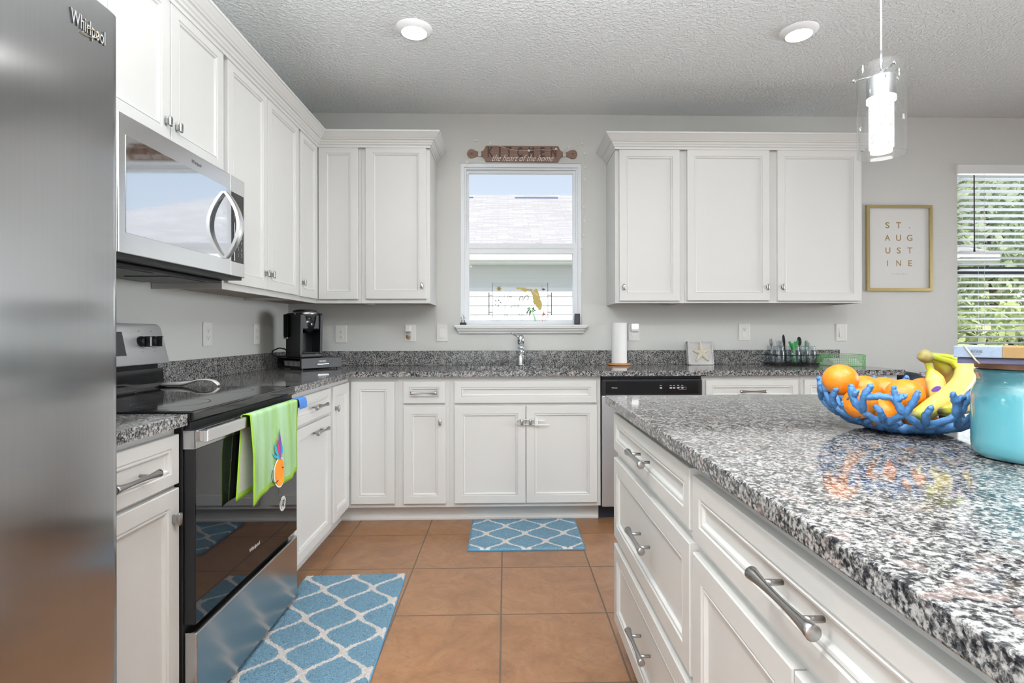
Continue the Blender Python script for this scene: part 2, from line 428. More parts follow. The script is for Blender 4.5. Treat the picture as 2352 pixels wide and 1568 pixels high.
        o = bpy.data.objects.new(name, me); COL.objects.link(o)
        if parent is not None: o.parent = parent
        else: o.location = off
        if label: o['label'] = label
        return o
def tag(o, label, cat, group=None, kind=None):
    o['label'] = label; o['category'] = cat
    if group: o['group'] = group
    if kind: o['kind'] = kind
    return o
def thing(name, loc, label, cat, group=None):
    o = bpy.data.objects.new(name, None); COL.objects.link(o); o.location = loc; o.empty_display_size = .05
    return tag(o, label, cat, group)
def struct(b, name, m, label=None, parent=None):
    o = b.build(name, m, parent)
    if parent is None: o['kind'] = 'structure'
    if label: o['label'] = label
    return o
def FB(y): return lambda u, z, d: (u, y-d, z)        # faces the camera (-Y)
def FL(x): return lambda u, z, d: (x+d, u, z)        # faces +X (left run)
def FI(x): return lambda u, z, d: (x-d, u, z)        # faces -X (island)
def ray(px, py): return FWD + RGT*((px-CX)/FPX) - UPV*((py-CY)/FPX)
def at(px, py, ax, val):
    d = ray(px, py); i = 'XYZ'.index(ax); return CAM + d*((val-CAM[i])/d[i])

# ------------------------------------------------------------------ room
XL, XR, YR, CEIL = -1.545, 5.4, -8.6, 2.7125
b = B(); b.box(XL-.15, XR+.15, YR-.15, .15, -.12, 0); struct(b, 'floor', 'floor_tile', 'tan marbled square tile floor with dark grout').location
b = B(); b.box(XL-.15, XR+.15, YR-.15, .15, CEIL, CEIL+.2); struct(b, 'ceiling', 'ceiling_paint', 'pale textured ceiling')
def walls(name, F, u0, u1, holes, thick=.15):
    b = B(); us = sorted({u0, u1, *[h[0] for h in holes], *[h[1] for h in holes]})
    for a, c in zip(us, us[1:]):
        hs = sorted([h for h in holes if h[0] <= a and h[1] >= c], key=lambda h: h[2]); z = 0.
        for h in hs:
            if h[2] > z: b.box(a, c, z, h[2], 0, -thick, T=lambda u, zz, d: F(u, zz, d))
            z = h[3]
        if z < CEIL: b.box(a, c, z, CEIL, 0, -thick, T=lambda u, zz, d: F(u, zz, d))
    struct(b, name, 'wall_paint')
W1 = (-.323, .549, 1.20, 2.362); W2 = (3.312, 4.95, .95, 2.362)
walls('wall_back', FB(0), XL-.15, XR+.15, [W1, W2])
walls('wall_left', FL(XL), YR-.15, 0, [(-7.3, -4.7, .55, 2.25)])  # unseen opening added along with the left fill lamp
walls('wall_right', FI(XR), YR-.15, 0, [(-2.9, -.6, .75, 2.3)])
walls('wall_rear', lambda u, z, d: (u, YR+d, z), XL, XR, [(-1.2, 2.0, 0., 2.2)])
b = B(); b.box(2.9, XR, -.014, 0, 0, .10, .004); struct(b, 'baseboard_back', 'trim_paint')

# window over the sink
F = FB(0); b = B()
b.frame(F, W1[0], W1[1], W1[2], W1[3], .026, -.11, -.012); win = struct(b, 'window_1', 'vinyl', 'white single-hung window over the sink')
b = B(); b.frame(F, -.297, .523, 1.752, 2.336, .012, -.10, -.03); b.frame(F, -.285, .511, 1.764, 2.324, .018, -.095, -.055)
struct(b, 'upper_sash', 'vinyl', parent=win)
b = B(); b.frame(F, -.297, .523, 1.202, 1.79, .034, -.085, -.028); b.box(-.263, .489, 1.718, 1.757, -.083, -.034, T=F)
b.box(-.02, .02, 1.786, 1.797, -.06, -.03, .002, T=F); b.box(.22, .26, 1.786, 1.797, -.06, -.03, .002, T=F); struct(b, 'lower_sash', 'vinyl', parent=win)
b = B(); b.box(-.27, .496, 1.78, 2.308, -.079, -.076, T=F); struct(b, 'upper_pane', 'window_glass', parent=win)
b = B(); b.box(-.266, .492, 1.234, 1.72, -.058, -.055, T=F); struct(b, 'lower_pane', 'window_glass', parent=win)
b = B(); b.box(-.366, .588, -.052, .0, 1.183, 1.2, .004); b.box(W1[0]+.001, W1[1]-.001, -.005, .09, 1.19, 1.2)
prof = [(.048, 1.183), (.048, 1.176), (.038, 1.170), (.034, 1.160), (.022, 1.150), (.018, 1.139), (.0, 1.139)]
b.rings([[(-.352+(.048-o)*.55, 0, z), (-.352+(.048-o)*.55, -o-.001, z), (.574-(.048-o)*.55, -o-.001, z), (.574-(.048-o)*.55, 0, z)] for o, z in prof[:-1]])
struct(b, 'trim_1', 'trim_paint', 'white window sill with moulded apron')

# dining window and blind
b = B(); b.frame(F, W2[0], W2[1], W2[2], W2[3], .05, -.13, -.06); b.box(W2[0]+.05, W2[1]-.05, 1.575, 1.628, -.12, -.07, T=F); b.box(4.10, 4.16, W2[2], W2[3], -.12, -.07, T=F); w2 = struct(b, 'window_2', 'navy_black', 'dining window behind the white blind')
b = B(); b.box(W2[0]+.05, W2[1]-.05, W2[2]+.05, W2[3]-.05, -.098, -.095, T=F); struct(b, 'window_pane', 'window_glass', parent=w2)
bl = thing('window_blind', (4.13, -.005, .97), 'white horizontal slat blind with headrail hanging in the dining window', 'blind')
b = B(); b.box(W2[0]-.012, W2[1]+.0, -.022, .03, 2.30, 2.366, .004); b.build('headrail', 'trim_paint', bl)
b = B(); z = 2.262
while z > .985:
    b.rings([[(x, -.001+.05*math.cos(.2)*k, z+.004*(1-4*k*k)-.05*math.sin(.19)*k+t) for k, t in ((-.5, 0), (-.25, 0), (0, 0), (.25, 0), (.5, 0), (.5, .0025), (.25, .0025), (0, .0025), (-.25, .0025), (-.5, .0025))] for x in (W2[0]+.012, W2[1]-.012)]); z -= .0445
b.build('slats', 'blind_slat', bl)
b = B(); b.box(W2[0]+.012, W2[1]-.012, -.024, .022, .962, .978, .003); b.build('bottom_rail', 'trim_paint', bl)
b = B()
for x in (3.49, 4.13, 4.77):
    for y in (-.026, .024): b.cyl((x, y, .97), (x, y, 2.3), .0009, n=6)
b.build('ladder_cords', 'white_wire', bl)
b = B(); b.sm = True; b.tube([(3.408, -.034, 2.282), (3.408, -.034, 1.76)], .0038, 10); b.tube([(3.408, -.034, 1.76), (3.408, -.034, 1.725)], [.0045, .0065], 10); b.build('tilt_wand', 'dark_gray', bl)

# ------------------------------------------------------------------ cabinets
def panel(F, u0, u1, z0, z1, ins, d0=0.):
    """a shaker style front: flat border, stepped bead, recessed field"""
    u0, u1 = min(u0, u1), max(u0, u1)
    P = [(0, 0), (0, .018), (.002, .020), (ins, .020), (ins+.0015, .0160), (ins+.0055, .0160), (ins+.0075, .0185), (ins+.0115, .0175), (ins+.0145, .0115), (ins+.0165, .0105)]
    b = B()
    b.rings([[F(u0+i, z0+i, d0+d), F(u1-i, z0+i, d0+d), F(u1-i, z1-i, d0+d), F(u0+i, z1-i, d0+d)] for i, d in P]); return b
def knob(F, u, z, parent, d0=.020):
    b = B()
    def rr(hu, hz, d):   # rounded rectangle outline
        q = []
        for su, sz, a0 in ((1, 1, 0), (-1, 1, 90), (-1, -1, 180), (1, -1, 270)):
            r = min(hu, hz)*.45
            for k in range(5):
                a = math.radians(a0+k*22.5); q.append(F(u+su*(hu-r)+r*math.cos(a), z+sz*(hz-r)+r*math.sin(a), d0+d))
        return q
    b.sm = True
    b.rings([rr(.0055, .011, 0), rr(.0050, .010, .004), rr(.0050, .010, .010), rr(.0062, .014, .0145), rr(.0080, .0175, .016), rr(.0085, .0180, .0185), rr(.0078, .0172, .0215), rr(.0050, .012, .0235)])
    return b.build('knob', 'nickel', parent)
def pull(F, u, z, parent, L=.155, d0=.020):
    b = B(); b.sm = True; R = []
    n = 15; N = 16
    for i in range(n):
        t = 2*i/(n-1)-1; r = .0052+.0050*abs(t)**2.2; uu = u+t*L/2
        R.append([F(uu, z+r*math.sin(2*PI*j/N), d0+.030+r*math.cos(2*PI*j/N)) for j in range(N)])
    e = .0012
    R = [[F(u-L/2-e, z+.008*math.sin(2*PI*j/N), d0+.030+.008*math.cos(2*PI*j/N)) for j in range(N)]] + R + [[F(u+L/2+e, z+.008*math.sin(2*PI*j/N), d0+.030+.008*math.cos(2*PI*j/N)) for j in range(N)]]
    b.rings(R)
    for s in (-1, 1): b.cyl(F(u+s*.048, z, d0-.0005), F(u+s*.048, z, d0+.030), .0042, .0048, 10)
    return b.build('pull_handle', 'nickel', parent)
def door(F, par, u0, u1, z0, z1, kn=None, pl=None, ins=.046, name='door'):
    o = panel(F, u0, u1, z0, z1, ins).build(name, 'cabinet_paint', par)
    if kn: knob(F, kn[0], kn[1], o)
    if pl: pull(F, pl[0], pl[1], o)
    return o
def carcass(F, par, u0, u1, z0, z1, depth, toe=False, under=False):
    b = B()
    if under:
        b.box(u0, u1, z0+.020, z1, 0, -depth, T=F); b.box(u0, u1, z0, z0+.02, 0, -.019, T=F); b.box(u0, u0+.012, z0, z0+.02, -.019, -depth, T=F); b.box(u1-.012, u1, z0, z0+.02, -.019, -depth, T=F)
    else:
        b.box(u0, u1, z0, z1, 0, -depth, T=F)
        if toe: b.box(u0, u1, 0, z0, -.076, -depth, T=F)
    o = b.build('body', 'cabinet_paint', par)
    if under:
        b = B(); b.box(u0+.012, u1-.012, z0+.014, z0+.0199, -.019, -depth, T=F); b.build('underside', 'under_wood', o)
    return o
YB = -.611; FBb = FB(YB); XB = -.945; FLb = FL(XB)
DT, DB, FB0, FB1 = .854, .123, .098, .882
# back run, left to right
c = thing('base_cabinet', (-.80, -.30, 0), 'white corner base cabinet with two doors meeting in the inside corner under the pod drawer', 'cabinet')
b = B(); b.box(XL+.003, -.646, -.608, -.003, FB0, FB1); b.box(XL+.003, XB, -.960, -.608, FB0, FB1); b.box(XL+.003, -.646, -.535, -.003, 0, FB0); b.box(XL+.003, XB-.076, -.960, -.535, 0, FB0); b.build('body', 'cabinet_paint', c)
door(FBb, c, -.922, -.665, .125, DT); door(FLb, c, -.935, -.655, DB, DT, kn=(-.905, .735))
c = thing('base_cabinet', (-.49, -.30, 0), 'narrow white base cabinet with one drawer over one door, left of the sink cabinet', 'cabinet')
carcass(FBb, c, -.645, -.3365, FB0, FB1, .605, True)
door(FBb, c, -.612, -.364, .723, DT, pl=(-.487, .787), ins=.034, name='drawer'); door(FBb, c, -.612, -.361, DB, .705, kn=(-.392, .612))
c = thing('base_cabinet', (.115, -.30, 0), 'wide white sink cabinet with a false drawer front over two doors', 'cabinet')
carcass(FBb, c, -.336, .572, FB0, FB1, .605, True)
door(FBb, c, -.308, .546, .722, DT, ins=.037, name='drawer_front')
door(FBb, c, -.307, .118, DB, .705, kn=(.096, .611)); door(FBb, c, .122, .548, DB, .705, kn=(.146, .611))
lk = thing('cabinet_lock', (.14, -.65, .60), 'white plastic child lock looped over the two sink cabinet knobs', 'child lock')
b = B(); b.sm = True
for z, a, e in ((.624, .075, .232), (.596, .075, .262)): b.tube([(a, -.640-.004, z), (.12, -.640-.004, z), (e, -.640-.004, z-(.004 if e > .24 else .006))], .0028, 8)
b.tube([(.075, -.644, .624), (.062, -.644, .620), (.057, -.644, .610), (.062, -.644, .600), (.075, -.644, .596)], .0028, 8); b.build('loop', 'white_plastic', lk)
b = B(); b.box(.172, .192, -.654, -.634, .588, .632, .003); b.build('slider', 'white_plastic', lk)
c = thing('base_cabinet', (1.50, -.30, 0), 'white base cabinet with one wide drawer, right of the dishwasher', 'cabinet')
carcass(FBb, c, 1.188, 1.797, FB0, FB1, .605, True)
door(FBb, c, 1.210, 1.776, .723, DT, pl=(1.485, .788), ins=.034, name='drawer'); door(FBb, c, 1.210, 1.492, DB, .705); door(FBb, c, 1.495, 1.776, DB, .705)
c = thing('base_cabinet', (2.11, -.30, 0), 'white base cabinet at the right end of the back counter, behind the fruit bowl', 'cabinet')
carcass(FBb, c, 1.798, 2.400, FB0, FB1, .605, True)
door(FBb, c, 1.815, 2.375, .723, DT, pl=(2.09, .788), ins=.034, name='drawer'); door(FBb, c, 1.815, 2.092, DB, .705); door(FBb, c, 2.096, 2.375, DB, .705)
# left run
c = thing('base_cabinet', (-1.24, -1.25, 0), 'white base cabinet between the range and the corner, small drawer over a tall pull-out front', 'cabinet')
carcass(FLb, c, -1.540, -.962, FB0, FB1, .595, True)
door(FLb, c, -1.470, -.982, .728, DT, pl=(-1.20, .787), ins=.034, name='drawer'); door(FLb, c, -1.470, -.982, .112, .711, pl=(-1.185, .663))
c = thing('base_cabinet', (-1.24, -2.50, 0), 'white base cabinet between the refrigerator and the range', 'cabinet')
carcass(FLb, c, -2.725, -2.281, FB0, FB1, .595, True)
door(FLb, c, -2.715, -2.290, .720, .859, pl=(-2.50, .783), ins=.034, name='drawer'); door(FLb, c, -2.715, -2.290, .112, .708, kn=(-2.318, .628))
b = B()
b.rings([[(-1.02+o, -1.53, z) for o, z in ((0, .001), (.016, .001), (.016, .012), (.006, .018), (.006, .095), (0, .095))], [(-1.02+o, -.536-o, z) for o, z in ((0, .001), (.016, .001), (.016, .012), (.006, .018), (.006, .095), (0, .095))], [(.568, -.536-o, z) for o, z in ((0, .001), (.016, .001), (.016, .012), (.006, .018), (.006, .095), (0, .095))]])
struct(b, 'trim_2', 'cabinet_paint', 'white toe-kick board with shoe moulding under the base cabinets')

# wall cabinets
UZ0, UZ1 = 1.338, 2.372; FU = FB(-.308); XU = -1.240; FUL = FL(XU)
c = thing('wall_cabinet', (.96, -.15, UZ0), 'narrow single-door white wall cabinet just right of the sink window', 'cabinet')
carcass(FU, c, .727, 1.1905, UZ0, UZ1, .305, under=True); door(FU, c, .752, 1.153, 1.353, 2.352, kn=(.778, 1.443))
c = thing('wall_cabinet', (1.79, -.15, UZ0), 'wide double-door white wall cabinet beside the gold picture frame', 'cabinet')
carcass(FU, c, 1.1915, 2.390, UZ0, UZ1, .305, under=True)
door(FU, c, 1.204, 1.754, 1.355, 2.357, kn=(1.735, 1.443)); door(FU, c, 1.809, 2.370, 1.352, 2.357, kn=(1.836, 1.443))
c = thing('wall_cabinet', (-.72, -.15, UZ0), 'single-door white wall cabinet just left of the sink window', 'cabinet')
carcass(FU, c, -.943, -.496, UZ0, UZ1, .305, under=True); door(FU, c, -.913, -.519, 1.366, 2.366, kn=(-.546, 1.452))
c = thing('wall_cabinet', (-1.24, -.30, UZ0), 'white corner wall cabinet with two narrow doors above the coffee maker', 'cabinet')
b = B(); b.box(XL+.003, -.944, -.308, -.003, UZ0+.02, UZ1); b.box(XL+.003, XU, -.629, -.308, UZ0+.02, UZ1); b.box(XU-.02, -.944, -.308, -.288, UZ0, UZ0+.02); b.box(XU-.02, XU, -.629, -.308, UZ0, UZ0+.02); body = b.build('body', 'cabinet_paint', c)
b = B(); b.box(XL+.004, -.95, -.285, -.004, UZ0+.013, UZ0+.0199); b.box(XL+.004, XU-.021, -.628, -.286, UZ0+.013, UZ0+.0199); b.build('underside', 'under_wood', body)
door(FU, c, -1.218, -.963, 1.364, 2.364); door(FUL, c, -.617, -.332, 1.364, 2.364, kn=(-.594, 1.447), ins=.045)
c = thing('wall_cabinet', (-1.39, -1.05, UZ0), 'tall double-door white wall cabinet between the microwave and the corner', 'cabinet')
carcass(FUL, c, -1.464, -.630, UZ0, UZ1, .302, under=True)
door(FUL, c, -1.448, -1.0585, 1.366, 2.364, kn=(-1.088, 1.447)); door(FUL, c, -1.0535, -.646, 1.366, 2.364, kn=(-1.022, 1.447))
c = thing('wall_cabinet', (-1.39, -1.85, 1.80), 'short double-door white wall cabinet above the microwave', 'cabinet')
carcass(FUL, c, -2.232, -1.466, 1.806, UZ1, .302)
door(FUL, c, -2.212, -1.8525, 1.835, 2.364, kn=(-1.880, 1.905)); door(FUL, c, -1.8475, -1.484, 1.835, 2.364, kn=(-1.818, 1.905))
c = thing('wall_cabinet', (-1.39, -2.46, UZ0), 'white wall cabinet mostly hidden behind the top of the refrigerator', 'cabinet')
carcass(FUL, c, -2.690, -2.234, UZ0, UZ1, .302, under=True); door(FUL, c, -2.670, -2.255, 1.366, 2.364, kn=(-2.285, 1.447))
CP = [(0, 2.352), (.004, 2.352), (.006, 2.366), (.014, 2.370), (.016, 2.378), (.023, 2.384), (.026, 2.394), (.036, 2.397), (.038, 2.402), (.044, 2.406), (.052, 2.415), (.062, 2.425), (.068, 2.432), (.073, 2.434), (.074, 2.444), (0, 2.444)]
def crown(path, label):
    b = B(); n = len(path); rings = []
    for i, p in enumerate(path):
        p = Vector(p); ns = []
        for a, c_ in ((i-1, i), (i, i+1)):
            if a >= 0 and c_ < n:
                t = (Vector(path[c_])-Vector(path[a])).normalized(); ns.append(Vector((t.y, -t.x)))
        m = sum(ns, Vector((0, 0)))/len(ns); m = m/m.length_squared
        rings.append([(p.x+m.x*o, p.y+m.y*o, z) for o, z in CP])
    b.rings(rings); tag(b.build('crown_molding', 'cabinet_paint'), label, 'crown molding')
YD_ = .0205
crown([(.726, -.001), (.726, -.308-YD_), (2.391, -.308-YD_), (2.391, -.001)], 'white crown molding over the wall cabinets right of the sink window')
crown([(XU+YD_, -2.690), (XU+YD_, -.308-YD_), (-.495, -.308-YD_), (-.495, -.001)], 'white L-shaped crown molding over the wall cabinets left of the sink window')

# ------------------------------------------------------------------ counters
CT, TH, CE = .914, .032, -.647
top_edge = lambda ax, v: (lambda m: abs(m[ax]-v) < 1e-4 and abs(m.z-CT) < 1e-4)
k = thing('countertop', (-.5, -.3, CT-TH), 'speckled black and white granite L-shaped countertop around the sink', 'countertop')
b = B(); b.box(XL+.002, -.9065, -1.540, -.647, CT-TH, CT); b.box(XL+.002, -.260, -.647, -.002, CT-TH, CT); b.box(-.260, .478, -.647, -.545, CT-TH, CT); b.box(-.260, .478, -.14, -.002, CT-TH, CT); b.box(.478, 2.425, -.647, -.002, CT-TH, CT)
b.build('slab', 'granite', k)
b = B(); b.box(XL+.002, 2.422, -.021, -.002, CT+.0003, CT+.102, .0015); tag(b.build('backsplash', 'granite'), 'low granite backsplash strip along the back wall behind the sink', 'backsplash')
b = B(); b.box(XL+.002, XL+.021, -1.540, -.0215, CT+.0003, CT+.102, .0015); tag(b.build('backsplash', 'granite'), 'low granite backsplash strip on the left wall beside the range', 'backsplash')
k = thing('countertop', (-1.22, -2.5, CT-TH), 'short granite countertop between the refrigerator and the range', 'countertop')
b = B(); b.box(XL+.002, -.9065, -2.726, -2.2825, CT-TH, CT, .003, sel=top_edge(0, -.9065)); b.build('slab', 'granite', k)
b = B(); b.box(XL+.002, XL+.021, -2.726, -2.2825, CT+.0003, CT+.102, .0015); tag(b.build('backsplash', 'granite'), 'short granite backsplash strip between the refrigerator and the range', 'backsplash')
b = B(); b.box(.363, 1.78, -4.2, -1.880, CT-TH, CT, .0035); tag(b.build('island_countertop', 'granite'), 'large polished granite island countertop under the fruit bowl', 'countertop')
s_ = thing('sink', (.11, -.34, .70), 'stainless steel undermount basin set in the counter below the window', 'sink')
b = B(); A0 = (-.268, .486, -.553, -.132)
b.rings([[(a0, y0, z), (a1, y0, z), (a1, y1, z), (a0, y1, z)] for a0, a1, y0, y1, z in ((A0[0], A0[1], A0[2], A0[3], .880), (A0[0]+.008, A0[1]-.008, A0[2]+.008, A0[3]-.008, .880), (A0[0]+.02, A0[1]-.02, A0[2]+.02, A0[3]-.02, .70), (A0[0]+.05, A0[1]-.05, A0[2]+.05, A0[3]-.05, .69))], cap0=False); b.build('basin', 'steel_sink', s_)
b = B(); b.lathe([(.045, .690), (.045, .694), (.03, .695), (.02, .692)], (.11, -.34, 0)); b.build('drain', 'chrome', s_)
fc = thing('faucet', (.106, -.075, CT), 'chrome single-lever kitchen faucet behind the sink', 'faucet')
b = B(); b.sm = True; b.lathe([(.030, 0), (.030, .006), (.024, .012), (.023, .10), (.021, .155)], (.106, -.075, CT)); b.build('body', 'chrome', fc)
b = B(); b.sm = True; b.tube([(.106, -.075, CT+.115), (.106, -.12, CT+.130), (.106, -.17, CT+.138), (.106, -.22, CT+.134), (.106, -.25, CT+.118)], [.019, .018, .017, .018, .021], 16); b.tube([(.106, -.25, CT+.120), (.106, -.262, CT+.085)], [.021, .019], 16); b.build('spout', 'chrome', fc)
b = B(); b.sm = True; b.lathe([(.021, .152), (.025, .157), (.026, .185), (.022, .205), (.012, .214), (.002, .216)], (.106, -.075, CT)); o = b.build('cap', 'chrome', fc)
b = B(); b.sm = True; b.tube([(.098, -.08, CT+.195), (.075, -.09, CT+.208), (.05, -.10, CT+.224), (.042, -.103, CT+.229)], [.007, .007, .008, .006], 10); b.build('lever', 'chrome', fc)

# ------------------------------------------------------------------ island cabinets
XI = .405; FIb = FI(XI)
c = thing('island_cabinet', (.70, -2.31, 0), 'white island cabinet with a stack of three drawers, nearest the sink', 'cabinet')
carcass(FIb, c, -2.716, -1.905, FB0, FB1, .60, True)
for z0, z1, pz, ins in ((.728, .858, .795, .036), (.420, .700, .567, .046), (.118, .393, .275, .046)):
    door(FIb, c, -2.710, -1.928, z0, z1, pl=(-2.352, pz), ins=ins, name='drawer')
c = thing('island_cabinet', (.70, -3.18, 0), 'white island cabinet with one wide drawer over two doors, nearest the camera', 'cabinet')
carcass(FIb, c, -3.640, -2.717, FB0, FB1, .60, True)
door(FIb, c, -3.615, -2.728, .716, .848, pl=(-3.135, .795), ins=.036, name='drawer'); door(FIb, c, -3.112, -2.728, DB, .690); door(FIb, c, -3.615, -3.116, DB, .690)
b = B(); b.box(1.006, 1.32, -4.1, -1.905, 0, FB1-.0005); b.box(.41, 1.006, -4.1, -3.642, 0, FB1-.0005); tag(b.build('island_back_panel', 'cabinet_paint'), 'white back panel closing the far side of the island cabinets', 'panel')

# ------------------------------------------------------------------ appliances
def logo(F, u0, u1, z, d, parent, mat, ring=None, name='logo_lettering', h=None):
    b = B(); b.text(F, 'Whirlpool', u0, u1, z, d, h); o = b.build(name, mat, parent, normals=False)
    if ring:
        w = u1-u0; b = B(); uc, zc = u0+w*.53, z-.10*w
        b.tube([F(uc+.17*w*math.cos(a)+.03*w*math.sin(a), zc+.12*w*math.sin(a)+.09*w*math.cos(a), d+.0012) for a in [2*PI*i/40 for i in range(2, 37)]], w*.011, 6)
        b.build('logo_ring', ring, parent)
    return o
fr = thing('refrigerator', (-1.16, -3.17, 0), 'tall stainless steel refrigerator filling the left edge of the view', 'refrigerator')
b = B(); b.box(-1.52, -.845, -3.625, -2.735, .02, 1.765, .004); b.build('body', 'dark_gray', fr)
Ff = FL(-.845)
for y0, y1, nm in ((-3.235, -2.728, 0), (-3.63, -3.242, 1)):
    b = B(); R = []
    n = 7
    for z, q in ((.075, .004), (.079, 0), (1.772, 0), (1.778, .006)):
        ring = [(-.840, y1-q, z), (-.840, y0+q, z)]
        for i in range(n): a = PI/2*i/(n-1); r = .016; ring.append((-.770-r+r*math.sin(a)-q, y0+q+r-r*math.cos(a), z))
        for i in range(n): a = PI/2*i/(n-1); r = .030; ring.append((-.770-r+r*math.cos(a)-q, y1-q-r+r*math.sin(a), z))
        R.append(ring)
    b.sm = True; b.rings(R); d = b.build('door', 'steel_vertical', fr)
    m = d.modifiers.new('e', 'EDGE_SPLIT'); m.split_angle = math.radians(35)
    h = B(); h.sm = True; yh = y0+.05 if nm == 0 else y1-.05
    h.tube([(-.772, yh, .55), (-.720, yh, .57), (-.715, yh, 1.1), (-.720, yh, 1.60), (-.772, yh, 1.62)], .012, 12); h.build('handle', 'steel_bright', d)
    if nm == 0:
        b = B(); b.text(FL(-.7698), 'Whirlpool', -2.8605, -2.7800, 1.7045, 0, .034, bold=.004, solid=.0022); b.b.normal_update()
        for f in b.b.faces: f.material_index = 0 if abs(f.normal.x) > .7 else 1
        b.build('logo_lettering', ['steel_light', 'dark_print'], d, normals=False)
        b = B(); b.sm = True; b.tube([(-.7668, -2.8175+.0185*math.cos(a), 1.6995+.0075*math.sin(a)+.0055*math.cos(a)) for a in [2*PI*i/40 for i in range(-19, 14)]], .0009, 6); b.build('logo_ring', 'brass', d)
b = B(); b.box(-1.5, -.86, -3.62, -2.74, .0, .07); b.build('toe_grille', 'black_plastic', fr)

# range
YL, YRr = -2.2795, -1.5415
rg = thing('range', (-1.2, -1.91, 0), 'freestanding electric range with black glass oven door and stainless trim', 'range')
b = B(); b.box(-1.535, -.922, YL, YRr, .03, .888, .003)
for y in (YL+.03, YRr-.03): b.cyl((-.96, y, 0), (-.96, y, .03), .015, n=10); b.cyl((-1.48, y, 0), (-1.48, y, .03), .015, n=10)
b.build('body', 'black_plastic', rg)
b = B(); b.box(-1.445, -.893, YL-.002, YRr+.002, .889, .921, .006, 3)
ct = b.build('cooktop', 'black_gloss', rg)
for x, y, r in ((-1.07, -2.09, .11), (-1.07, -1.73, .085), (-1.30, -2.09, .085), (-1.30, -1.73, .11)):
    b = B()
    b.rings([[(x+q*math.cos(2*PI*j/48), y+q*math.sin(2*PI*j/48), .9214) for j in range(48)] for q in (r, r-.002)], False, False); b.build('burner_ring', 'dark_gray', ct)
b = B(); b.rings([[(x, y, z) for x, z in ((-1.535, .921), (-1.430, .921), (-1.432, .928), (-1.440, .94), (-1.444, 1.000), (-1.535, 1.000))] for y in (YL, YRr)]); bk = b.build('backguard_riser', 'black_gloss', rg)
b = B(); b.box(-1.535, -1.46, YL+.01, YRr-.012, 1.000, 1.018); b.build('vent_slot', 'black_plastic', bk)
b = B(); R = []
def bgx(z): return -1.415-.034*(z-1.018)/.165
out = [(YL-.002, 1.020), (YRr+.004, 1.020)] + [(YRr-.004-.025+.025*math.cos(a), 1.158+.025*math.sin(a)) for a in [PI/2*i/8 for i in range(9)]] + [(YL+.029+.025*math.cos(a), 1.158+.025*math.sin(a)) for a in [PI/2+PI/2*i/8 for i in range(9)]]
ym = (YL+YRr)/2
def sc(q): return [(ym+(y-ym)*(1-q/.37), 1.1+(z-1.1)*(1-q/.085)) for y, z in out]
R = [[(-1.535, y, z) for y, z in out], [(bgx(z)-.012, y, z) for y, z in out], [(bgx(z)-.004, y, z) for y, z in sc(.002)], [(bgx(z), y, z) for y, z in sc(.008)]]
b.sm = True; b.rings(R); bg_ = b.build('control_panel', 'steel_light', rg); bg_.modifiers.new('e', 'EDGE_SPLIT').split_angle = math.radians(40)
FP = lambda u, z, d: (bgx(z)+d, u, z)
b = B(); b.box(-2.03, -1.79, 1.06, 1.15, 0, .003, T=FP); b.build('display', 'black_gloss', bg_)
for yk in (-2.19, -2.115, -1.695, -1.622):
    b = B(); b.sm = True; b.lathe([(.021, 0), (.0215, .004), (.0185, .020), (.017, .021)], (bgx(1.112), yk, 1.112), 24, 'X'); b.sm = False
    b.box(yk-.0055, yk+.0055, 1.091, 1.133, .018, .040, .002, T=lambda u, z, d: (bgx(1.112)+d, u, z)); kk = b.build('knob', 'black_plastic', bg_)
    b = B(); b.box(yk-.0045, yk+.0045, 1.094, 1.130, .0402, .0412, T=lambda u, z, d: (bgx(1.112)+d, u, z)); b.build('knob_cap', 'chrome', kk)
    b = B(); b.tube([FP(yk+.027*math.cos(a), 1.112+.027*math.sin(a), .0006) for a in [PI*(1.15+.7*i/12) for i in range(13)]], .0006, 4)
    b.build('dial_arc', 'dark_print', bg_, normals=False)
    b = B(); b.text(FP, 'OFF', yk-.006, yk+.006, 1.152, .0002); b.build('dial_lettering', 'dark_print', bg_, normals=False)
    b = B(); b.text(FP, 'LO', yk-.004, yk+.004, 1.072, .0002); b.build('dial_lettering', 'dark_print', bg_, normals=False)
b = B(); b.box(-.922, -.905, YL+.006, YRr-.006, .866, .888); b.build('vent_trim', 'black_plastic', rg)
dr = B(); dr.box(-.920, -.888, YL+.002, YRr-.002, .310, .868, .003); dr = dr.build('oven_door', 'black_plastic', rg)
b = B(); b.box(-.888, -.886, YL+.003, YRr-.003, .313, .812); b.build('oven_glass', 'oven_glass', dr)
b = B(); b.box(-.888, -.885, YL+.002, YRr-.002, .813, .866, .001); b.box(-.921, -.8885, YL-.0005, YL+.0015, .813, .866); b.build('door_trim', 'steel_side', dr)
b = B()
for y in (YL+.012, YRr-.035): b.box(-.886, -.866, y, y+.022, .832, .864, .002)
b.box(-.868, -.852, YL+.004, YRr-.004, .832, .868, .003); b.build('handle', 'steel_bright', dr)
logo(FL(-.886), -1.962, -1.885, .391, .0004, dr, 'white_print')
b = B(); b.lathe([(.029, 0), (.029, .0006)], (-.886, -1.685, .468), 32, 'X'); st = b.build('sticker', 'white_print', dr, 'round white sticker with black lettering')
b = B(); b.text(FL(-.8852), 'A', -1.700, -1.674, .468, .0002, .032); b.text(FL(-.8852), '7', -1.688, -1.670, .466, .0002, .03)
for i in range(16):
    a = 2*PI*i/16
    b.text(FL(-.8852), 'EASTLHVI'[i % 8], -1.685+.023*math.cos(a)-.002, -1.685+.023*math.cos(a)+.002, .468+.023*math.sin(a), .0002)
b.build('sticker_lettering', 'dark_print', st, normals=False)
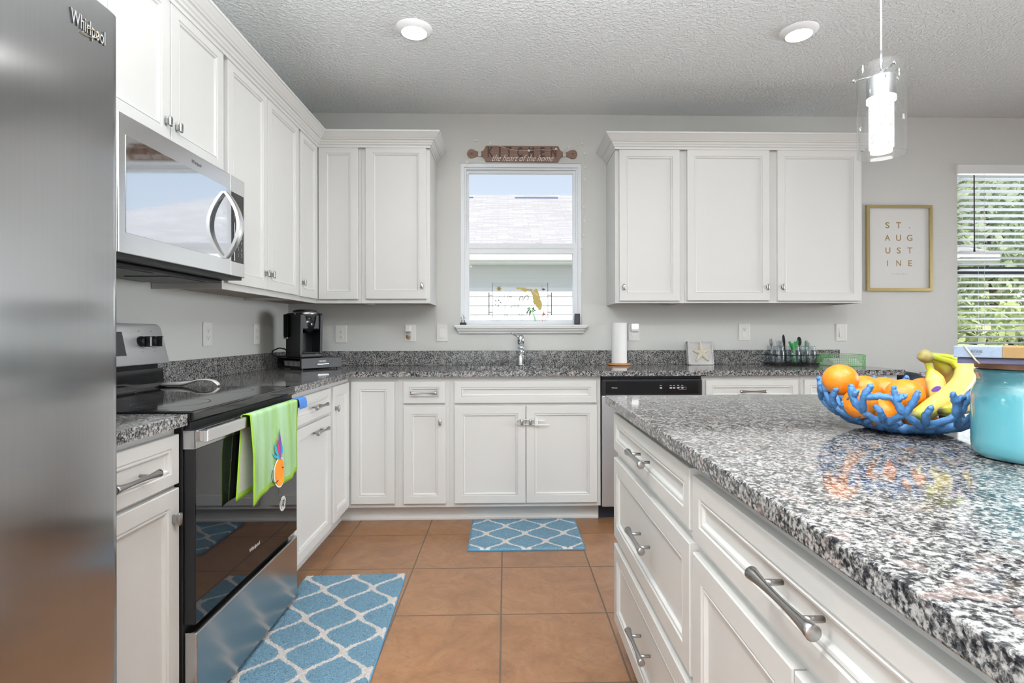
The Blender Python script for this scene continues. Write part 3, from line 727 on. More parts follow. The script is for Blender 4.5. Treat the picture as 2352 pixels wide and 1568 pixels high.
b = B(); b.box(-.920, -.884, YL+.002, YRr-.002, .035, .288, .004); b.box(-.9, -.888, YL+.004, YRr-.004, .288, .2885); b.build('storage_drawer', 'steel_side', rg)

# silver handled utensil on the cooktop
b = B(); b.sm = True
pts = [(-1.440, .930, .003, .016), (-1.432, .930, .0075, .022), (-1.40, .931, .009, .024), (-1.36, .932, .0095, .022), (-1.335, .936, .008, .018), (-1.315, .940, .005, .017), (-1.29, .948, .0045, .016), (-1.25, .949, .0045, .016), (-1.225, .944, .0045, .0155), (-1.210, .934, .0045, .015), (-1.205, .9262, .004, .013)]
b.rings([[(x+.0, -1.556+w*math.cos(a), z+t*math.sin(a)) for a in [2*PI*j/12 for j in range(12)]] for x, z, t, w in pts])
tag(b.build('serving_spoon', 'spoon_steel'), 'silver curved spoon handle lying along the back edge of the cooktop', 'spoon')

# towels on the oven handle
def drape(name, mats, y0, y1, zf, zb, label, cat, off=0., amp=.006, hem=1., seed=0., border=.02):
    b = B(); b.sm = True; NU, NV = 44, 60; top = .8715+off; V = []
    Lf, Lb = top-zf, top-zb; arc = .045; tot = Lb+arc+Lf
    def P(i, j):
        u = i/NU; s_ = tot*j/NV
        wav = amp*(math.sin(u*11+seed)+.6*math.sin(u*23+1+seed))
        if s_ < Lb: x = -.8765-off*.5+.001; z = zb+s_; k = (Lb-s_)/Lb; x -= 0; y = y0-.035*k+(y1-y0+.0*k)*u; return (x+.0012*math.sin(u*9), y, z)
        if s_ < Lb+arc: a = PI*(s_-Lb)/arc; return (-.8605-(.0155+off*.5)*math.cos(a), y0+(y1-y0)*u, top+.004*math.sin(a))
        k = (s_-Lb-arc)/Lf; x = -.8445+off*.5+(.004+wav)*min(1, k*2.2); z = top-(s_-Lb-arc)
        z += hem*(.022*(u-.35)+.012*math.sin(u*6))*k
        return (max(x, -.8475+off*.5), y0+(y1-y0)*u+.012*k*math.sin(3*u), z)
    V = [[b.b.verts.new(P(i, j)) for j in range(NV+1)] for i in range(NU+1)]
    for i in range(NU):
        for j in range(NV):
            u, s_ = (i+.5)/NU, tot*(j+.5)/NV
            b.mi = 1 if (len(mats) > 1 and (s_ < border or s_ > tot-border or u < .012 or u > .985)) else (2 if len(mats) > 2 and s_ < Lb else 0)
            b.face([V[i][j], V[i+1][j], V[i+1][j+1], V[i][j+1]])
    o = b.build(name, mats); o.modifiers.new('t', 'SOLIDIFY').thickness = .0022
    if label: tag(o, label, cat)
    return o, P, NU, NV, Lb, arc, Lf, tot
o, P, NU, NV, Lb, arc, Lf, tot = drape('dish_towel', ['towel_green', 'towel_border', 'towel_back'], -2.040, -1.640, .578, .600, 'lime green dish towel with a pineapple motif hanging over the oven handle', 'towel', seed=.6)
tw = o
def FT(u, z, d):   # towel front surface at Y=u, height z
    iu = min(max((u+2.040)/.400, 0), 1); best = None
    for j in range(200):
        q = P(iu*NU, NV*(Lb+arc+Lf*j/199)/tot)
        if best is None or abs(q[2]-z) < abs(best[2]-z): best = q
    return (best[0]+.0018+d, u, z)
def decal(par, name, mat, polys, F, d=.0012):
    b = B()
    for pl in polys:
        vs = [b.b.verts.new(F(u, z, d)) for u, z in pl]; b.face(vs)
    b.b.normal_update(); bmesh.ops.triangulate(b.b, faces=b.b.faces[:], ngon_method='EAR_CLIP'); return b.build(name, mat, par, normals=False)
yc, zc = -1.832, .630
el = lambda cy, cz, ry, rz, n=24: [(cy+ry*math.cos(2*PI*i/n), cz+rz*math.sin(2*PI*i/n)) for i in range(n)]
decal(tw, 'pineapple_motif', 'white_print', [el(yc, zc, .031, .056)], FT, .0010)
decal(tw, 'pineapple_motif', 'orange_print', [el(yc, zc, .027, .051)], FT, .0020)
leaf = lambda a, l, w: [(yc+.0*a, zc+.045), (yc+a*.5-w, zc+.05+l*.45), (yc+a, zc+.05+l), (yc+a*.5+w, zc+.05+l*.45)]
decal(tw, 'pineapple_leaves', 'aqua_print', [leaf(-.045, .03, .010), leaf(-.030, .065, .010), leaf(.015, .050, .009)], FT, .0022)
decal(tw, 'pineapple_leaves', 'pink_print', [leaf(-.020, .085, .006)], FT, .0030)
decal(tw, 'pineapple_leaves', 'purple_print', [leaf(-.003, .115, .008)], FT, .0026)
b = B(); b.tube([FT(yc-.028+.026*math.cos(a), zc-.002+.030*math.sin(a), .004) for a in [PI*(.75+.95*i/14) for i in range(15)]], .0016, 6); b.sphere(FT(yc+.012, zc+.015, .003), .003, 8); b.build('pineapple_motif', 'dark_print', tw)
drape('dish_cloth', ['towel_blue'], -1.628, -1.552, .832, .700, 'small blue cloth over the right end of the oven handle', 'cloth', off=.001, amp=.001, hem=0., seed=2.)

# over the range microwave
mw = thing('microwave', (-1.34, -1.855, 1.37), 'stainless over-the-range microwave with a mirrored black glass door', 'microwave')
XM = -1.135; Fm = FL(XM); Y0, Y1 = -2.233, -1.4755
b = B(); b.box(-1.54, XM-.022, Y0+.002, Y1-.002, 1.392, 1.802, .002); b.build('body', 'dark_gray', mw)
d = B(); d.box(XM-.022, XM, Y0, -1.5915, 1.383, 1.800, .003); d = d.build('door', 'steel_bright', mw)
b = B(); b.box(XM-.001, XM+.0012, Y0+.03, -1.594, 1.445, 1.738, .0005); b.build('glass', 'micro_glass', d)
b = B(); b.sm = True; n = 17; R = []
for i in range(n):
    t = i/(n-1); z = 1.447+.268*t; bow = .058*math.sin(PI*t)**.85
    w = .0135+.004*math.sin(PI*t)
    R.append([(XM+.001+bow+q*.0065+.002, -1.640+s*w, z) for q, s in ((-1, -1), (1, -1), (1.25, 0), (1, 1), (-1, 1))])
b.rings(R); h = b.build('handle', 'steel_bright', d); h.modifiers.new('e', 'EDGE_SPLIT').split_angle = math.radians(40)
b = B(); b.text(FL(XM+.0003), 'Whirlpool', -1.868, -1.806, 1.766, .0004, .017); b.build('logo_lettering', 'dark_print', d, normals=False)
p = B(); p.box(XM-.022, XM, -1.590, Y1, 1.383, 1.800, .003); p = p.build('control_panel', 'steel_bright', mw)
b = B(); b.box(XM-.001, XM+.0012, -1.588, Y1-.012, 1.442, 1.732, .0008); b.build('keypad', 'black_gloss', p)
b = B()
for r in range(7):
    for c_ in range(3): b.text(FL(XM+.0012), '123456789C0S'[(r*3+c_) % 12], -1.572+c_*.03, -1.564+c_*.03, 1.475+r*.026, .0004)
b.build('keypad_lettering', 'gray_print', p, normals=False)
b = B(); b.box(-1.53, XM-.012, Y0+.004, Y1-.004, 1.372, 1.392); b.box(-1.50, -1.22, Y0+.03, Y1-.03, 1.358, 1.372, .006); b.build('vent_hood', 'black_plastic', mw)
b = B(); b.box(-1.42, -1.25, Y0+.10, Y0+.33, 1.355, 1.358); b.box(-1.42, -1.25, Y1-.33, Y1-.10, 1.355, 1.358); b.build('grease_filter', 'dark_gray', mw)

# dishwasher
dw = thing('dishwasher', (.88, -.32, 0), 'dishwasher with black control panel and stainless door between the sink and drawers', 'dishwasher')
b = B(); b.box(.578, 1.183, -.60, -.01, .09, .872); b.box(.574, 1.186, -.535, -.05, .0, .095); b.box(.580, 1.181, -.612, -.6, .864, .878); b.build('body', 'navy_black', dw)
b = B(); b.box(.577, 1.184, -.642, -.60, .765, .862, .005); p = b.build('control_panel', 'black_plastic', dw)
b = B(); b.box(.600, 1.16, -.6435, -.642, .776, .850, .0004); b.build('panel_glass', 'black_gloss', p)
b = B(); b.text(FB(-.6436), 'Whirlpool', .634, .668, .811, .0004, .009); b.build('logo_lettering', 'white_print', p, normals=False)
b = B()
for i, x in enumerate((.925, .985, 1.005, 1.03, 1.055)): b.box(x, x+.014, .806, .815, .0002, .0006, T=FB(-.6436)); b.box(x, x+.012, .824, .827, .0002, .0006, T=FB(-.6436))
b.frame(FB(-.6436), 1.040, 1.062, .800, .816, .0012, .0002, .0006); b.frame(FB(-.6436), 1.063, 1.085, .800, .816, .0012, .0002, .0006); b.build('panel_lettering', 'gray_print', p)
b = B(); b.box(.579, 1.182, -.634, -.60, .095, .763, .004); b.build('door', 'steel_diswasher', dw)

# ------------------------------------------------------------------ wall plates
def plate(F, u, z, label, kind, w=.081, h=.126, tops=('socket', 'socket'), name='wall_outlet', cat='outlet'):
    t = thing(name, F(u, z-h/2, 0), label, cat, 'white plates on the kitchen walls')
    b = B(); b.box(u-w/2, u+w/2, z-h/2, z+h/2, 0, .006, .0035, T=F); b.build('plate', 'plate_plastic', t)
    if kind == 'switch':
        b = B(); b.frame(F, u-.0185, u+.0185, z-.035, z+.035, .002, .0055, .0068); b.build('bezel', 'plate_plastic', t)
        b = B(); b.rings([[F(u-.0165, z+zz, dd), F(u+.0165, z+zz, dd), F(u+.0165, z+z2, d2), F(u-.0165, z+z2, d2)] for zz, dd, z2, d2 in ((-.033, .005, .033, .005), (-.033, .0125, .033, .0065))]); b.build('rocker', 'plate_plastic', t)
    else:
        for q, dz in zip(tops, (.0195, -.0195)):
            o_ = [(u+.0165*math.cos(a)*1.0, z+dz+max(-.0140, min(.0140, .0175*math.sin(a)))) for a in [2*PI*i/28 for i in range(28)]]
            if q == 'cover':
                b = B(); b.prism(o_, F, .0055, .0085); b.build('safety_cap', 'white_plastic', t); continue
            if q is None: continue
            b = B(); b.prism(o_, F, .0055, .0078); s_ = b.build('receptacle', 'plate_plastic', t)
            b = B(); b.box(u-.0075, u-.0055, z+dz-.001, z+dz+.008, .0078, .0080, T=F); b.box(u+.0055, u+.0075, z+dz-.001, z+dz+.007, .0078, .0080, T=F)
            b.prism([(u+.0028*math.cos(a), z+dz-.0075+.0030*math.sin(a)) for a in [2*PI*i/12 for i in range(12)]], F, .0078, .0080); b.build('slots', 'dark_print', s_)
    return t
plate(FB(0), -1.172, 1.136, 'white double outlet beside the black coffee maker', 'outlet')
plate(FB(0), -.681, 1.143, 'white outlet holding a small plug-in air freshener', 'outlet', tops=(None, None))
a_ = thing('air_freshener', (-.690, -.035, 1.10), 'small white plug-in air freshener with amber oil bottle', 'air freshener')
b = B(); b.box(-.712, -.672, -.045, -.0062, 1.150, 1.200, .008); b.build('housing', 'white_plastic', a_)
b = B(); b.sm = True; b.lathe([(.011, 1.152), (.016, 1.145), (.017, 1.120), (.014, 1.104), (.002, 1.102)], (-.692, -.027, 0)); bo = b.build('bottle', 'jar_glass', a_)
b = B(); b.sm = True; b.lathe([(.001, 1.106), (.012, 1.106), (.0145, 1.118), (.0145, 1.130), (.001, 1.130)], (-.692, -.027, 0)); b.build('oil', 'bamboo', bo)
plate(FB(0), -.4535, 1.143, 'white rocker light switch left of the sink window', 'switch', name='light_switch', cat='light switch')
plate(FB(0), .925, 1.146, 'white outlet behind the paper towels, holding a lit night light', 'outlet', tops=(None, 'cover'))
n_ = thing('night_light', (.925, -.03, 1.14), 'square plug-in night light glowing white beside the paper towel roll', 'night light')
b = B(); b.box(.899, .953, -.032, -.0062, 1.152, 1.208, .005); b.build('housing', 'white_plastic', n_)
b = B(); b.box(.903, .949, -.0335, -.0318, 1.172, 1.204, .0006); b.build('light_panel', 'night_glow', n_)
plate(FB(0), 1.7295, 1.146, 'white outlet with a covered lower socket between the plaque and the cutlery jars', 'outlet', tops=('socket', 'cover'))
plate(FB(0), 2.4445, 1.140, 'white rocker light switch above the green wire basket', 'switch', name='light_switch', cat='light switch')
plate(FL(XL), -1.030, 1.140, 'white double outlet on the left wall nearest the range', 'outlet')
plate(FL(XL), -.488, 1.138, 'white outlet on the left wall behind the coffee maker', 'outlet')

# ------------------------------------------------------------------ things on the back counter
th = math.radians(50); cu_, su_ = math.cos(th), math.sin(th)
def FK(ox, oy): return lambda u, z, d: (ox+u*cu_+d*su_, oy+u*su_-d*cu_, z)
pd = thing('pod_drawer', (-1.28, -.32, CT), 'black metal coffee pod drawer under the coffee maker', 'pod drawer')
F = FK(-1.260, -.520); wd, dp, z0, z1 = .283, .285, CT+.010, CT+.074
b = B(); b.box(0, wd, z1-.004, z1, 0, -dp, .001, T=F); b.box(0, wd, z0, z0+.004, 0, -dp, T=F); b.box(0, wd, z0, z1, -dp, -dp+.004, T=F); b.box(wd-.004, wd, z0, z1, 0, -dp, T=F)
for d0 in (-.001, -dp+.001): b.box(0, .008, z0, z1, d0, d0+(-.008 if d0 > -.1 else .008), T=F)
b.box(0, .004, z0, z0+.014, 0, -dp, T=F); b.box(0, .004, z1-.020, z1-.015, 0, -dp, T=F); b.build('case', 'black_plastic', pd)
b = B(); b.box(.002, wd-.002, z0+.001, z1-.001, 0, .006, .001, T=F); f_ = b.build('drawer_front', 'dark_gray', pd)
b = B(); b.text(F, 'KEURIG', .118, .168, z1-.022, .0062, .011); b.build('lettering', 'white_print', f_, normals=False)
b = B(); b.box(.105, .185, z0+.022, z0+.026, .006, .014, .0012, T=F); b.build('pull', 'chrome', f_)
for u, d in ((.02, -.02), (wd-.02, -.02), (.02, -dp+.02), (wd-.02, -dp+.02)):
    b = B(); b.cyl(F(u, CT+.0005, d), F(u, z0, d), .008, n=12); b.build('foot', 'black_plastic', pd)
for i in range(4):
    b = B(); b.sm = True; q = F(.033, 0, -.045-.058*i); b.lathe([(.016, z0+.0045), (.0175, z0+.006), (.022, z0+.040), (.0245, z0+.041), (.0245, z0+.044), (.001, z0+.044)], (q[0], q[1], 0), 20)
    tag(b.build('coffee_pod', 'pod_white'), 'pale coffee pod seen through the open side of the black pod drawer', 'coffee pod', 'coffee pods in the black drawer')
ck = thing('coffee_maker', (-1.29, -.39, z1), 'black single-serve coffee maker in the counter corner', 'coffee maker')
F = FK(-1.2655, -.503); w, dp2, zb, zt = .150, .190, z1+.0005, 1.284
b = B(); b.box(0, w, zb, zb+.030, -.006, -dp2, .008, T=F); b.box(0, w, zb+.02, zt-.012, -.105, -dp2, .012, T=F)
for u in (0, w-.016): b.rings([[F(u+e, z, d) for e in (0, .016) for d in ()] or [F(u, z, d0), F(u+.016, z, d0), F(u+.016, z, -.125), F(u, z, -.125)] for z, d0 in ((zb+.02, -.010), (zb+.15, -.004), (zt-.028, .0), (zt-.014, -.014))])
b.box(.004, w-.004, zb+.175, zt-.016, -.012, -dp2+.01, .010, T=F); b.build('body', 'black_plastic', ck)
b = B(); b.sm = True; R = []
for q, z in ((.0, zt-.030), (.003, zt-.013), (-.004, zt-.006)):
    R.append([F(w/2+(w/2+q)*math.sin(a), z, -.075+(.078+q)*math.cos(a)) for a in [-PI*.5+PI*i/20 for i in range(21)]]+[F(w/2+.05, z, -.12), F(w/2-.05, z, -.12)])
b.rings(R); b.build('silver_band', 'nickel', ck)
b = B(); b.sm = True; R = []
for q, z in ((-.004, zt-.0062), (-.010, zt+.004), (-.03, zt+.009)):
    R.append([F(w/2+(w/2+q)*math.sin(a), z, -.085+(.082+q)*math.cos(a)) for a in [2*PI*i/32 for i in range(32)]])
b.rings(R); b.build('lid', 'black_plastic', ck)
b = B(); b.sm = True; q = F(w/2, 0, -.055); b.lathe([(.001, zb+.155), (.042, zb+.158), (.050, zb+.20), (.058, zb+.262)], (q[0], q[1], 0), 28); b.build('brew_head', 'black_gloss', ck)
b = B(); b.box(.02, w-.02, zb+.030, zb+.036, -.008, -.105, .002, T=F); dt_ = b.build('drip_tray', 'black_plastic', ck)
for u in (.105, .118): b = B(); q = F(u, zb+.020, -.005); b.sphere(q, .004, 8); b.build('button', 'chrome', ck)
b = B(); b.box(-.016, -.001, zb+.13, zt-.02, -.13, -.185, .005, T=F); b.build('water_tank', 'smoke_plastic', ck)
b = B(); b.box(-.017, -.001, zb+.118, zb+.130, -.13, -.185, .003, T=F); b.build('tank_base', 'chrome', ck)
b = B(); b.sm = True; b.tube([(-1.385, -.385, 1.02), (-1.42, -.365, 1.042), (-1.462, -.345, 1.048), (-1.500, -.330, 1.036), (-1.516, -.325, 1.026), (-1.522, -.318, 1.008), (-1.510, -.312, .996), (-1.48, -.325, .993), (-1.43, -.35, .994), (-1.395, -.375, .998)], .0045, 8); b.build('power_cord', 'black_plastic', ck)

ph = thing('paper_towel_holder', (.795, -.105, CT), 'round bamboo paper towel holder on the back counter', 'paper towel holder')
b = B(); b.sm = True; b.lathe([(.072, .0005), (.078, .003), (.078, .013), (.074, .016)], (.795, -.105, CT)); o = b.build('base', 'bamboo', ph); o.modifiers.new('e', 'EDGE_SPLIT')
b = B(); b.cyl((.795, -.105, CT+.016), (.795, -.105, CT+.295), .008); b.build('rod', 'bamboo', ph)
b = B(); b.sm = True; R = []
for z in (CT+.0165, CT+.2975): R.append([(.795+(.052+.0006*(j/60))*math.cos(2*PI*j/60), -.105+(.052+.0006*(j/60))*math.sin(2*PI*j/60), z) for j in range(60)])
Ri = [[(.795+.019*math.cos(2*PI*j/60), -.105+.019*math.sin(2*PI*j/60), z) for j in range(60)] for z in (CT+.2975, CT+.0165)]
b.rings(R+Ri, loop=True)
b.rings([[(.795+r*math.cos(a), -.105+r*math.sin(a), z) for a, r in [(-.25+.12*i, .0535+.0006*i) for i in range(6)]]+[(.795+r*math.cos(a), -.105+r*math.sin(a), z) for a, r in [(-.25+.12*i, .0528) for i in range(5, -1, -1)]] for z in (CT+.0165, CT+.2975)])
o = b.build('paper_towel_roll', 'tissue'); tag(o, 'white paper towel roll standing on the bamboo holder', 'paper towels'); o.modifiers.new('e', 'EDGE_SPLIT').split_angle = math.radians(40)

sp = thing('starfish_plaque', (1.378, -.10, CT), 'small weathered gray wooden plaque with a raised starfish', 'plaque')
FS = lambda u, z, d: (1.378+u, -.105-d*.985+z*.17, CT+z*.985+.0005+d*.17)
b = B(); b.box(-.086, .088, .003, .165, .0, -.03, .003, T=FS); b.box(-.092, -.076, .0, .168, .008, -.035, .002, T=FS); b.box(-.092, .088, .0, .010, .008, -.035, .002, T=FS); b.box(.080, .090, .0, .168, .004, -.03, .002, T=FS); b.box(-.092, .094, .156, .168, .004, -.03, .002, T=FS); b.build('board', 'plaque_wood', sp)
b = B(); b.sm = True
c0 = (.004, .086)
for kx in range(5):
    a = PI/2+.06+kx*2*PI/5; L = (.078, .062, .075, .075, .066)[kx]; R = []
    for i in range(7):
        t = i/6; w_ = .0165*(1-t)**.8+.0045; h_ = .014*(1-t)+.006; ca, sa = math.cos(a), math.sin(a)
        R.append([FS(c0[0]+ca*L*t-sa*w_*math.cos(q), c0[1]+sa*L*t+ca*w_*math.cos(q), .001+h_*math.sin(q)) for q in [PI*j/8 for j in range(9)]])
    b.rings(R)
b.build('starfish', 'star_plaster', sp)

# cutlery caddy with six jars
cd_ = thing('cutlery_caddy', (2.02, -.115, CT), 'black wire caddy holding six glass cutlery jars', 'caddy')
b = B(); b.sm = True
def rrect(x0, x1, y0, y1, r, z): return [(cx+r*math.cos(a), cy+r*math.sin(a), z) for cx, cy, a0 in ((x1-r, y1-r, 0), (x0+r, y1-r, 90), (x0+r, y0+r, 180), (x1-r, y0+r, 270)) for a in [math.radians(a0+15*k) for k in range(7)]]
for z in (.985, .924): b.tube(rrect(1.848, 2.170, -.208, -.026, .03, z), .0028, 8, loop=True)
for x in (1.955, 2.066): b.tube([(x, -.208, .924), (x, -.208, .985)], .0025, 8); b.tube([(x, -.026, .924), (x, -.026, .985)], .0025, 8); b.tube([(x, -.208, .985), (x, -.026, .985)], .002, 8); b.tube([(x, -.208, .924), (x, -.026, .924)], .002, 8)
for y in (-.17, -.117, -.065): b.tube([(1.849, y, .924), (2.169, y, .924)], .002, 6)
for x in (1.878, 1.935, 2.085, 2.145): b.sphere((x, -.207, .9195), .005, 10); b.sphere((x, -.03, .9195), .005, 10)
b.build('wire_frame', 'black_plastic', cd_)
JX = (1.900, 2.010, 2.120); JY = (-.160, -.071)
for r_, y in enumerate(JY):
    for c_, x in enumerate(JX):
        b = B(); b.sm = True
        b.lathe([(.001, .9275), (.034, .9275), (.0405, .931), (.0415, .94), (.0415, 1.005), (.038, 1.016), (.0345, 1.022), (.0345, 1.026), (.0365, 1.028), (.0345, 1.032), (.0365, 1.036), (.0345, 1.040), (.0345, 1.047), (.0325, 1.047), (.0325, 1.022), (.0392, 1.005), (.0392, .937), (.033, .9315), (.001, .9315)], (x, y, 0), 32, cap=False)
        tag(b.build('glass_jar', 'jar_glass'), '%s glass jar in the %s row of the black wire caddy' % (('leftmost', 'middle', 'rightmost')[c_], ('front', 'back')[r_]), 'jar', 'cutlery jars in the black caddy')
def cutlery(kind, base, top, mat, label, cat=None):
    """base and top are the ends of the handle axis"""
    p0, p1 = Vector(base), Vector(top); t = (p1-p0).normalized(); sd = t.cross(Vector((0, 1, 0))).normalized(); nn = t.cross(sd); L = (p1-p0).length; b = B()
    def Q(u, l, d): return p0+t*l+sd*u+nn*d
    def strip(pr, th_=.0009):
        b.rings([[Q(-w_, l, -th_+dd), Q(w_, l, -th_+dd), Q(w_, l, th_+dd), Q(-w_, l, th_+dd)] for w_, l, dd in pr])
    if kind == 'fork':
        strip([(.005, 0, 0), (.006, .01, 0), (.0035, L*.6, 0), (.004, L*.68, 0), (.0105, L*.75, .002), (.0110, L*.79, .002)])
        for k in range(4): u = -.0088+k*.0059; b.rings([[Q(u-e, l, .001), Q(u+e, l, .001), Q(u+e, l, .0028), Q(u-e, l, .0028)] for e, l in ((.0018, L*.785), (.0016, L*.95), (.0006, L))])
    elif kind == 'knife':
        strip([(.0065, 0, 0), (.007, .01, 0), (.0055, L*.5, 0), (.0065, L*.55, 0), (.0100, L*.75, 0), (.0085, L*.92, 0), (.001, L, 0)])
    elif kind == 'handle':
        strip([(.004, 0, 0), (.0045, L*.5, 0), (.0075, L*.85, 0), (.0085, L*.95, 0), (.005, L, 0)], .0014)
    else:
        strip([(.005, 0, 0), (.006, .01, 0), (.0035, L*.6, 0), (.004, L*.66, 0)])
        b.sm = True; R = []
        for i in range(9):
            a = PI*i/8; w_ = .0155*math.sin(a)**.75+.0008; l = L*.82-L*.18*math.cos(a)
            R.append([Q(w_*math.cos(q), l, .004-.006*math.sin(a)*abs(math.sin(q))*(1 if math.sin(q) > 0 else .7)) for q in [2*PI*j/12 for j in range(12)]])
        b.rings(R)
    tag(b.build({'handle': 'plastic_spoon'}.get(kind, kind), mat), label, {'handle': 'spoon'}.get(kind, kind), 'plastic cutlery in the jars')
zb_ = .934
for k, (dx, dy, tx, tz) in enumerate(((-.018, -.012, -.016, 1.085), (.012, -.016, .004, 1.088), (.002, .010, .014, 1.080), (.020, .006, .026, 1.072))):
    cutlery('fork', (JX[0]-dx*.7, JY[0]+dy, zb_), (JX[0]+tx, JY[0]+dy*.6, tz), 'clear_plastic', 'clear plastic fork standing in the leftmost front jar')
cutlery('fork', (JX[0]+.01, JY[1], zb_), (JX[0]-.012, JY[1]+.004, 1.098), 'nickel', 'silver gray fork standing in the leftmost back jar')
cutlery('knife', (JX[1]-.018, JY[1]-.008, zb_), (JX[1]-.028, JY[1]+.004, 1.128), 'black_plastic', 'tall black plastic knife sticking up behind the green cutlery')
cutlery('spoon', (JX[2]-.016, JY[1]-.006, zb_), (JX[2]-.030, JY[1], 1.110), 'black_plastic', 'black plastic spoon with its round bowl up, right of the black knife')
for dx, tx, tz in ((-.020, -.034, 1.080), (.000, .002, 1.078), (.018, .024, 1.086), (-.008, -.018, 1.066)):
    cutlery('handle', (JX[1]-dx*.8, JY[0]-.010+abs(dx)*.6, zb_), (JX[1]+tx, JY[0]-.004+abs(dx)*.3, tz), 'green_plastic', 'green plastic spoon in the middle front jar, handle up')
cutlery('handle', (JX[2]+.012, JY[1]-.01, zb_), (JX[2]+.022, JY[1], 1.080), 'green_plastic', 'green plastic spoon alone at the right end of the caddy')
for dx, tx, tz in ((.018, -.030, 1.090), (.010, -.022, 1.078), (.022, -.012, 1.070)):
    cutlery('handle', (JX[2]+dx, JY[0]-.010+dx*.3, zb_), (JX[2]+tx, JY[0]-.006, tz), 'clear_plastic', 'clear plastic spoon leaning in the rightmost front jar')

bk_ = thing('wire_basket', (2.323, -.185, CT), 'round green wire basket of napkins at the right end of the back counter', 'basket')
b = B(); bx, by, br_ = 2.323, -.185, .145
circ = lambda r, z, n=48: [(bx+r*math.cos(2*PI*i/n), by+r*math.sin(2*PI*i/n), z) for i in range(n)]
for z, r in ((.9165, .0022), (.9285, .0011), (.9405, .0011), (.9525, .0011), (.9645, .0011), (.9765, .0011), (.9880, .0026)): b.tube(circ(br_, z), r, 6, loop=True)
for i in range(72):
    a = 2*PI*i/72; b.tube([(bx+br_*math.cos(a), by+br_*math.sin(a), .9165), (bx+br_*math.cos(a), by+br_*math.sin(a), .988)], .0011, 5)
for i in range(-5, 6):
    q = i*.026; h_ = math.sqrt(br_**2-q*q); b.tube([(bx-h_, by+q, .9165), (bx+h_, by+q, .9165)], .0011, 5); b.tube([(bx+q, by-h_, .9165), (bx+q, by+h_, .9165)], .0011, 5)
V_ = [(bx+(br_+.002)*math.cos(a), by+(br_+.002)*math.sin(a), z) for a, z in ((-1.08, .986), (-.90, .930), (-.70, .986))]; b.tube(V_, .0024, 8)
b.build('wire_mesh', 'green_wire', bk_)
for i in range(3):
    b = B(); rr = .122-.012*i; N = 30; z0_ = .919+.0135*i
    b.rings([[(bx+.006*math.sin(i*2)+(rr+.010*math.sin(5*a+i))*math.cos(a), by+(rr+.010*math.sin(4*a+i))*math.sin(a), z0_+dz+.004*math.sin(3*a+i)*kk) for a in [2*PI*j/N for j in range(N)]] for dz, kk in ((0, 0), (.006, .5), (.013, 0))])
    tag(b.build('napkin_stack', 'napkin'), ('bottom', 'middle', 'top')[i]+' layer of pale crumpled napkins in the green wire basket', 'napkins', 'napkins in the green basket')

# ------------------------------------------------------------------ on the wall and in the window
sg = thing('wall_sign', (.122, -.012, 2.42), 'brown wooden rolling-pin KITCHEN sign above the sink window', 'sign')
F = FB(0); zc = 2.424
def sx_(px): return at(px, 353, 'Y', -.012).x
half = [(1103, 0.016), (1107, .028), (1112, .045), (1116, .056), (1119, .0575)]
xl = [sx_(1073), sx_(1109)]; xr = [sx_(1292), sx_(1326)]
x0, x1 = sx_(1108), sx_(1290)
b = B(); b.prism([(x0, zc+.018), (x0, zc-.018), (x0+.012, zc-.030), (x0+.024, zc-.055), (x0+.030, zc-.057), (x1-.030, zc-.057), (x1-.024, zc-.055), (x1-.012, zc-.030), (x1, zc-.018), (x1, zc+.018), (x1-.012, zc+.030), (x1-.024, zc+.055), (x1-.030, zc+.057), (x0+.030, zc+.057), (x0+.024, zc+.055), (x0+.012, zc+.030)], F, .001, .014); b.build('board', 'sign_wood', sg)
for x, s in ((x0, -1), (x1, 1)):
    xe = sx_(1073) if s < 0 else sx_(1326); L = abs(xe-x); b = B()
    pr = [(0, .017), (.10*L, .0175), (.30*L, .015), (.42*L, .020), (.60*L, .030), (.78*L, .032), (.92*L, .024), (L, .006)]
    b.prism([(x+s*l, zc+w_) for l, w_ in pr]+[(x+s*l, zc-w_) for l, w_ in pr[::-1]], F, .001, .013); h = b.build('handle', 'sign_wood', sg)
    b = B(); b.prism([(x+s*.70*L+.005*math.cos(a), zc+.005*math.sin(a)) for a in [2*PI*i/12 for i in range(12)]], F, .013, .0155); b.build('screw', 'dark_print', h)
    b = B(); b.box(x+s*.08*L, x+s*.28*L, zc-.0185, zc+.0185, .0005, .0145, .001, T=F)
    b.build('twine', 'plaque_wood', h)
for i, ch in enumerate('KITCHEN'):
    pxs = ((1120, 1133), (1146, 1150), (1163, 1175), (1188, 1200), (1214, 1226), (1241, 1251), (1265, 1278))[i]
    b = B(); b.text(F, ch, sx_(pxs[0]), sx_(pxs[1]), zc+.012, .0141, .073, bold=.035); b.build('letter', 'sign_letter', sg, normals=False)
b = B(); b.text(F, 'the heart of the home', sx_(1130), sx_(1271), zc-.030, .0150, .046, shear=.6, bold=-.012); b.build('script_lettering', 'white_print', sg, normals=False)

